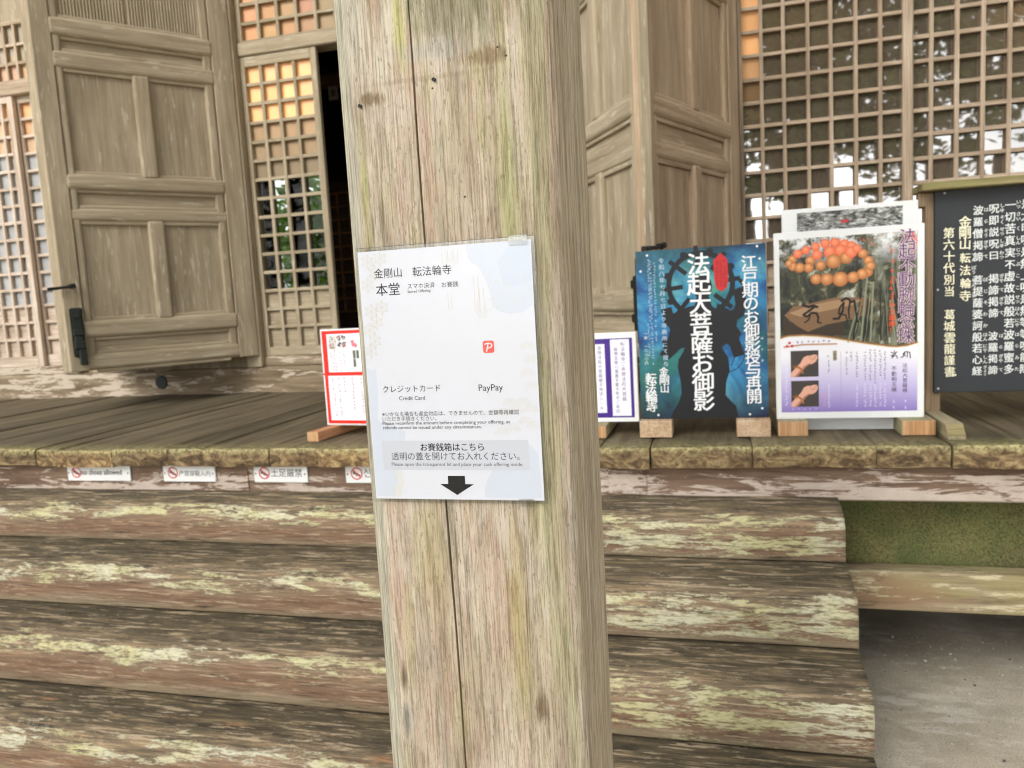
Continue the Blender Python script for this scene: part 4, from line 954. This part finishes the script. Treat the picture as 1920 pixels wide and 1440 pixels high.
def siddham(x, y, k):
    pr.line([(x - .010 * k, y + .010 * k), (x, y + .006 * k), (x + .010 * k, y + .010 * k)], .003 * k, SB, 5); pr.line([(x, y + .015 * k), (x + .002 * k, y + .012 * k)], .003 * k, SB, 5)
    pr.line([(x + .006 * k, y + .005 * k), (x - .010 * k, y - .004 * k), (x, y - .004 * k), (x - .008 * k, y - .012 * k)], .003 * k, SB, 5); pr.line([(x + .002 * k, y - .002 * k), (x + .009 * k, y - .004 * k), (x + .011 * k, y - .013 * k)], .003 * k, SB, 5)
siddham(.408, .232, 1.0)
pr.line([(.430, .222), (.438, .224), (.444, .240), (.438, .234), (.446, .226)], .003, SB, 5); pr.line([(.442, .241), (.452, .243), (.452, .222)], .003, SB, 5); pr.line([(.452, .24), (.460, .240), (.462, .218)], .003, SB, 5)
pr.column('法起大菩薩様', .4442, .192, .0182, .0175, TX, 4, .01, 1); pr.column('不動明王様', .408, .182, .0195, .0185, TX, 4, .01, 1)
for x in (.4442, .408): pr.ticks(x, .062, .036, .010, TXW, 4)
pr.build('printed_face', [M['print'], M['forest']], wp, (wx, wy - .0002, wz))
# white board leaning behind it
wb = thing('white_board', 'white board with a monochrome picture strip peeking out behind the bead poster', 'board', (.49, 3.14, V))
obj('board', boxes([(.2515, .7195, 3.12, 3.138, V, 1.819)], .002), M['whiteboard'], wb)
pr = Print(); pr.rect(.054, .4165, .60, .769, (.1, .1, .1, 1), 1, 1)
pr.disc(.22, .728, .016, lin(196, 60, 66), 3, 14, ry=.006)
n = NT('monochrome_print'); a = n.noise(n.map(n.obj(), (1, 1, 2.5)), 22, 5, .7, 1.5)
M['mono'] = n.done(n.ramp(a, [(.4, lin(50, 52, 48)), (.52, lin(140, 142, 136)), (.62, lin(215, 216, 212))]), .4)
pr.build('printed_face', [M['print'], M['mono']], wb, (.2515, 3.1197, 1.0345))

# ------------------------------------------------------------------ black sutra board
kx, kz, ky = .793, 1.1025, 3.2
sb = thing('sutra_board', 'slate black board of white brushed sutra columns on wooden legs with a plank cap', 'notice board', (1.5, 3.22, V))
SW = 1.62
obj('board', boxes([(kx, kx + SW, ky, ky + .02, kz, kz + .752)], .002), M['slate'], sb)
for x in (.7665, kx + SW - .026): obj('post', boxes([(x, x + .054, 3.221, 3.275, V + .045, 1.85)], .003), M['postwood'], sb)
for x in (.765, kx + SW - .027):
    bm = bmesh.new(); r = [bm.verts.new(p) for p in ((x, 2.905, V + .001), (x + .056, 2.905, V + .001), (x + .056, 3.60, V + .001), (x, 3.60, V + .001), (x, 2.905, V + .012), (x + .056, 2.905, V + .012), (x + .056, 2.945, V + .05), (x, 2.945, V + .05), (x + .056, 3.56, V + .05), (x, 3.56, V + .05))]
    for q in ((0, 1, 2, 3), (0, 4, 5, 1), (4, 7, 6, 5), (7, 9, 8, 6), (9, 3, 2, 8), (1, 5, 6, 8, 2), (0, 3, 9, 7, 4)):
        f = bm.faces.new([r[k] for k in q]); f.material_index = 1 if q == (4, 7, 6, 5) else 0
    obj('foot', bm, [M['blockgreen'], M['roofboard']], sb)
obj('cap_board', boxes([(.738, kx + SW + .055, 3.14, 3.30, 1.851, 1.879)], .004), M['roofboard'], sb)
obj('cross_rail', boxes([(.745, kx + SW + .05, 3.222, 3.27, 1.80, 1.8505)], .003), M['postwood'], sb)
pr = Print(); CRM = lin(240, 236, 205); WT2 = lin(226, 230, 228); rr = random.Random(2)
def kanji_col(t, x, y0, pitch, size, col, furi=None, fx=.026, bold=.022, slant=.0002):
    pr.column(t, x, y0, pitch, size, col, 2, bold, 2, .05, slant, 1.05)
    if furi:
        for i, fu in enumerate(furi):
            L = len(fu); fs = min(.0165, .040 / max(L, 2.2))
            for q, ch in enumerate(fu):
                if ch != '_': pr.letters(glyph(ch, .02, 1), x + fx - fs / 2 + slant * i, y0 - i * pitch + (L / 2 - q - .85) * fs, fs, fs, WT2, 2)
kanji_col('第六十代別当　葛城雲龍謹書', .0475, .5935, .04295, .039, CRM, slant=.0005)
pr.disc(.072, .066, .004, CRM, 2, 8)
kanji_col('金剛山', .1003, .629, .0395, .043, CRM, slant=.0003); kanji_col('転法輪寺', .102, .499, .0465, .039, CRM, ['てん', 'ぼう', 'りん', 'じ'], .028, slant=.0005)
kanji_col('波羅僧掲諦　菩提薩婆訶般若心経', .1428, .668, .0421, .034, WT2, ['は', 'ら', 'そう', 'ぎや', 'て', '_', 'ぼ', 'じ', 'そ', 'わ', 'か', 'はん', 'にや', 'しん', 'ぎよう'])
kanji_col('呪即説呪曰　掲諦掲諦　波羅掲諦', .1945, .670, .0421, .034, WT2, ['しゆ', 'そく', 'せつ', 'しゆ', 'わつ', '_', 'ぎや', 'て', 'ぎや', 'て', '_', 'は', 'ら', 'ぎや', 'て'])
kanji_col('一切苦真実不虚故説般若波羅蜜多', .2465, .6785, .0426, .036, WT2, ['いつ', 'さい', 'く', 'しん', 'じつ', 'ぶ', 'こ', 'こ', 'せつ', 'はん', 'にや', 'は', 'ら', 'み', 'た'])
for k, tcol in enumerate(('是大明呪是無上呪是無等等呪能除', '三菩提故知般若波羅蜜多是大神呪', '若波羅蜜多故得阿耨多羅三藐三', '究竟涅槃三世諸仏依般若')):
    kanji_col(tcol, .2985 + .052 * k, .6785, .0426, .036, WT2)
for x, y in ((.0325, .7393), (.0115, .3872), (.0147, .0157), (.295, .742)): pr.disc(x, y, .004, (.5, .5, .5, 1), 2, 10)
pr.build('lettering', M['print'], sb, (kx, ky - .0002, kz))

# ------------------------------------------------------------------ purple and red sign boards beside the pillar
pu = thing('sign_board', 'small white framed sign with purple field and two white text panels, right of the pillar', 'sign', (-.45, 3.06, V))
qx, qz, qy = -.72, 1.03, 3.06
foot(pu, -.482, -.426, 2.975, 3.34, side='blockgreen', end='blockend', h=.05); foot(pu, -.70, -.645, 2.975, 3.34, side='blockgreen', end='blockend', h=.05)
obj('board', boxes([(qx, -.3035, qy, qy + .02, qz, qz + .359)], .002), M['whiteboard'], pu)
pr = Print(); o_ = -.304 - qx
pr.rect(.02, o_ - .0165, .018, .3365, lin(62, 30, 130), 1)
for x0, x1, y0, y1 in ((-.1035, -.0285, .0245, .332), (-.1655, -.1265, .038, .3155), (-.39, -.20, .038, .3155)): pr.rect(o_ + x0, o_ + x1, y0, y1, lin(232, 230, 246), 2)
TP = lin(108, 100, 125)
pr.column('転法輪寺ご本尊法起大菩薩', o_ - .0545, .313, .0200, .018, TP, 3, .006, 1); pr.column('脇佛五尊八葉書き置き梵字ご朱印', o_ - .082, .293, .0178, .016, TP, 3, .006, 1)
pr.column('金剛法起大菩薩種子梵字シール', o_ - .147, .300, .0186, .0165, TP, 3, .006, 1)
pr.build('printed_face', M['print'], pu, (qx, qy - .0002, qz))

RA = R(-7); rp = Vector((-1.714, 3.12, V))
rs = thing('sign_board', 'white sign with thick red border and rows of small pictures, left of the pillar', 'sign', rp, RA)
ORG[rs.name] = Vector()
bmf = bmesh.new(); box(bmf, .012, .070, -.17, .26, .0005, .043, .003, 2)
for f in bmf.faces:
    if f.normal.y < -.8: f.material_index = 1
M['orangefoot'] = wood('orange_foot', 'Y', (.42, .2, .09), (.52, .27, .13), (.6, .34, .18), fine=140)
fo = obj('foot', bmf, [M['orangefoot'], M['blockend']], rs)
bmf = bmesh.new(); box(bmf, .36, .418, -.17, .26, .0005, .043, .003, 2); obj('foot', bmf, [M['orangefoot']], rs)
obj('board', boxes([(0, .43, 0, .02, .0435, .476)], .002), M['whiteboard'], rs)
pr = Print(); RD = lin(235, 40, 28); WP = lin(240, 232, 240)
pr.rect(.009, .421, .008, .426, RD, 1); pr.rect(.034, .396, .2405, .411, WP, 2); pr.rect(.026, .404, .023, .2245, WP, 2)
pr.rect(.0, .43, .228, .2365, RD, 2)
rq = random.Random(8)
for x0, x1, y0, y1 in ((.045, .083, .345, .402), (.090, .108, .382, .402), (.115, .133, .382, .402), (.090, .108, .352, .374), (.115, .133, .352, .374)):
    pr.rect(x0, x1, y0, y1, lin(205, 200, 195), 3)
    for k in range(14):
        pr.disc(rq.uniform(x0, x1), rq.uniform(y0, y1), rq.uniform(.002, .005), rq.choice([lin(90, 120, 110), lin(190, 90, 100), lin(120, 120, 150), lin(150, 160, 90), lin(70, 70, 80)]), 4, 7)
for k in range(5): pr.disc(.175 + rq.uniform(-.01, .01), .37 + rq.uniform(-.015, .015), .009, lin(230, 120, 130), 4, 9)
for x, y in ((.166, .318), (.166, .280), (.184, .318)): pr.rect(x, x + .014, y - .018, y + .018, lin(90, 105, 85), 3)
for x, a, b, cc in ((.052, .325, .30, (90, 85, 90)), (.07, .335, .30, (120, 110, 120)), (.062, .295, .25, (225, 120, 130)), (.078, .295, .25, (225, 130, 140)), (.10, .325, .25, (150, 145, 155)), (.12, .335, .26, (140, 135, 150)), (.05, .212, .165, (120, 115, 130)), (.053, .155, .085, (225, 130, 145)), (.058, .06, .045, (110, 105, 120)), (.083, .212, .045, (130, 125, 140)), (.112, .212, .15, (130, 125, 140)), (.155, .212, .06, (225, 100, 115)), (.2, .21, .05, (130, 125, 140))): pr.ticks(x, a, b, .013, lin(*cc), 3, rq)
pr.build('printed_face', M['print'], rs, (0, -.0002, .0435))

# ------------------------------------------------------------------ trees: mirrored in the panes, and greenery behind the hall
n = NT('leaf'); k = n.noise(n.obj(), 1.4, 3); c = n.ramp(k, [(.35, (.04, .08, .016)), (.65, (.10, .17, .035))])
tl = n.t.nodes.new('ShaderNodeBsdfTranslucent'); n.set(tl.inputs[0], c); mx = n.t.nodes.new('ShaderNodeMixShader'); mx.inputs[0].default_value = .35
m_ = n.done(c, .7, .2); n.t.links.new(n.b.outputs[0], mx.inputs[1]); n.t.links.new(tl.outputs[0], mx.inputs[2]); n.t.links.new(mx.outputs[0], n.t.nodes['Material Output'].inputs[0])
M['leaf'] = m_
n = NT('bright_leaf'); k = n.noise(n.obj(), 2.4, 3); c = n.ramp(k, [(.35, (.07, .16, .02)), (.65, (.18, .34, .045))])
tl = n.t.nodes.new('ShaderNodeBsdfTranslucent'); n.set(tl.inputs[0], c); mx = n.t.nodes.new('ShaderNodeMixShader'); mx.inputs[0].default_value = .5
m_ = n.done(c, .7, .2); n.t.links.new(n.b.outputs[0], mx.inputs[1]); n.t.links.new(tl.outputs[0], mx.inputs[2]); n.t.links.new(mx.outputs[0], n.t.nodes['Material Output'].inputs[0])
M['brightleaf'] = m_
M['bark'] = wood('cedar_bark', 'Z', (.05, .035, .025), (.1, .07, .05), (.16, .12, .09))
def leaf_mesh(name, pts, size, rnd, mat):
    vs_, fs_ = [], []
    for p in pts:
        s = size * rnd.uniform(.6, 1.4); a = Vector((rnd.gauss(0, 1), rnd.gauss(0, 1), rnd.gauss(0, .6))).normalized(); b = a.cross(Vector((rnd.gauss(0, 1), rnd.gauss(0, 1), rnd.gauss(0, 1)))).normalized()
        k = len(vs_); vs_ += [p - a * s - b * s * .1, p - b * s * .45, p + a * s, p + b * s * .45]; fs_.append((k, k + 1, k + 2, k + 3))
    me = bpy.data.meshes.new(name); me.from_pydata(vs_, [], fs_); me.materials.append(mat); return me
def conifer_meshes(seed, ht=17, base=3.0, rad=3.7):
    rnd = random.Random(seed); bm = bmesh.new(); cyl(bm, (0, 0, -.1), (0, 0, ht * .55), .30, .18, 12); cyl(bm, (0, 0, ht * .55 - .02), (0, 0, ht), .18, .03, 10)
    pts = []; z = base
    while z < ht:
        f = 1 - (z - base) / (ht - base)
        for b in range(5):
            a = rnd.uniform(0, 6.28); L = rad * (f ** .7) * rnd.uniform(.45, 1.1) + .25; droop = rnd.uniform(.1, .45)
            tip = Vector((math.cos(a) * L, math.sin(a) * L, z - L * droop)); cyl(bm, (0, 0, z), tip, .035, .008, 5)
            for q in range(int((32 if z > base + 3.5 else 21) * L) + 5):
                t = rnd.uniform(.3, 1.05); sp = .16 + .22 * t
                pts.append(Vector((0, 0, z)).lerp(tip, t) + Vector((rnd.gauss(0, sp), rnd.gauss(0, sp), rnd.gauss(0, sp * .6) - .05)))
        z += rnd.uniform(.35, .6)
    me = bpy.data.meshes.new('trunk'); bm.to_mesh(me); bm.free(); me.materials.append(M['bark'])
    return me, leaf_mesh('crown', pts, .17, rnd, M['leaf'])
kinds = [conifer_meshes(s, h, b) for s, h, b in ((1, 17, 5.2), (2, 20, 6.0), (3, 15, 2.0))]
def tree(x, y, kind, rz, sc_, label):
    t = thing('conifer_tree', label, 'tree', (x, y, 0), rz, 'conifers mirrored in the lattice panes')
    for nm, me in zip(('trunk', 'crown'), kinds[kind]):
        o = bpy.data.objects.new(nm, me); link(o, t); o.scale = (sc_,) * 3
for i, (x, y, k, s, lb) in enumerate((
        (2.2, -13, 0, 1.0, 'dark conifer mirrored in the middle of the right lattice window'), (5.0, -11.5, 1, 1.0, 'tall conifer mirrored at the right side of the lattice window'),
        (.2, -16, 0, 1.1, 'conifer mirrored in the left columns of the right lattice window'), (7.5, -15, 0, 1.1, 'conifer mirrored at the lattice window edge by the sutra board'),
        (3.6, -22, 1, 1.0, 'distant conifer mirrored between two nearer ones in the right window'), (-8, -13, 2, 1.0, 'conifer in front of the hall toward its left end'),
        (-14, -9, 2, 1.0, 'conifer standing beyond the left end of the hall'), (-3.2, -19, 1, 1.1, 'conifer standing straight behind the viewer'))):
    tree(x, y, k, i * 1.3, s, lb)
def bush(x, y, seed, r, h, label):
    rnd = random.Random(seed); t = thing('bush', label, 'bush', (x, y, 0), 0, 'bushes seen through the rear openings'); pts = []
    bm = bmesh.new()
    for q in range(9):
        a = rnd.uniform(0, 6.28); tip = Vector((x + math.cos(a) * r * .7, y + math.sin(a) * r * .5, h * rnd.uniform(.5, .9))); cyl(bm, (x + rnd.uniform(-.1, .1), y, 0), tip, .03, .008, 6)
        for z in range(240): pts.append(tip + Vector((rnd.gauss(0, r * .33), rnd.gauss(0, r * .3), rnd.gauss(0, h * .16))) - Vector((x, y, 0)))
    obj('stem', bm, M['bark'], t)
    o = bpy.data.objects.new('foliage', leaf_mesh('foliage', [p for p in pts if p.z > .05], .11, rnd, M['brightleaf'])); link(o, t)
bush(-6.4, 11.6, 4, 1.1, 3.6, 'bright green bush seen through the second pane column of the sliding door')
bush(-5.5, 11.9, 5, 1.1, 3.4, 'bright green bush seen through the rightmost pane column of the sliding door')

# ------------------------------------------------------------------ grit on the concrete beside the stairs
rg = random.Random(21); bm = bmesh.new()
def pebble(x, y, r):
    q = bmesh.ops.create_icosphere(bm, subdivisions=1, radius=r, matrix=Matrix.Translation((x, y, r * .45)) @ Matrix.Rotation(rg.uniform(0, 6), 4, 'Z') @ Matrix.Diagonal((1, rg.uniform(.6, 1), rg.uniform(.5, .8), 1)))
    mi = rg.choice((0, 0, 1, 2))
    for f in set(f for v in q['verts'] for f in v.link_faces): f.material_index = mi
for k in range(900):
    pebble(rg.uniform(.45, 2.6), 3.5 - abs(rg.gauss(0, .7)), rg.uniform(.0012, .004) if rg.random() < .93 else rg.uniform(.004, .008))
for k in range(350): pebble(rg.uniform(.45, 2.2), rg.uniform(1.2, 2.6), rg.uniform(.001, .003))
g_ = obj('grit', bm, [plain('grey_grit', (.42, .4, .36, 1), .9), plain('pale_grit', (.7, .67, .6, 1), .9), plain('dark_grit', (.12, .1, .08, 1), .9)])
g_['label'] = 'fine grit and pebbles scattered on the concrete beside the stairs'; g_['category'] = 'grit'; g_['kind'] = 'stuff'
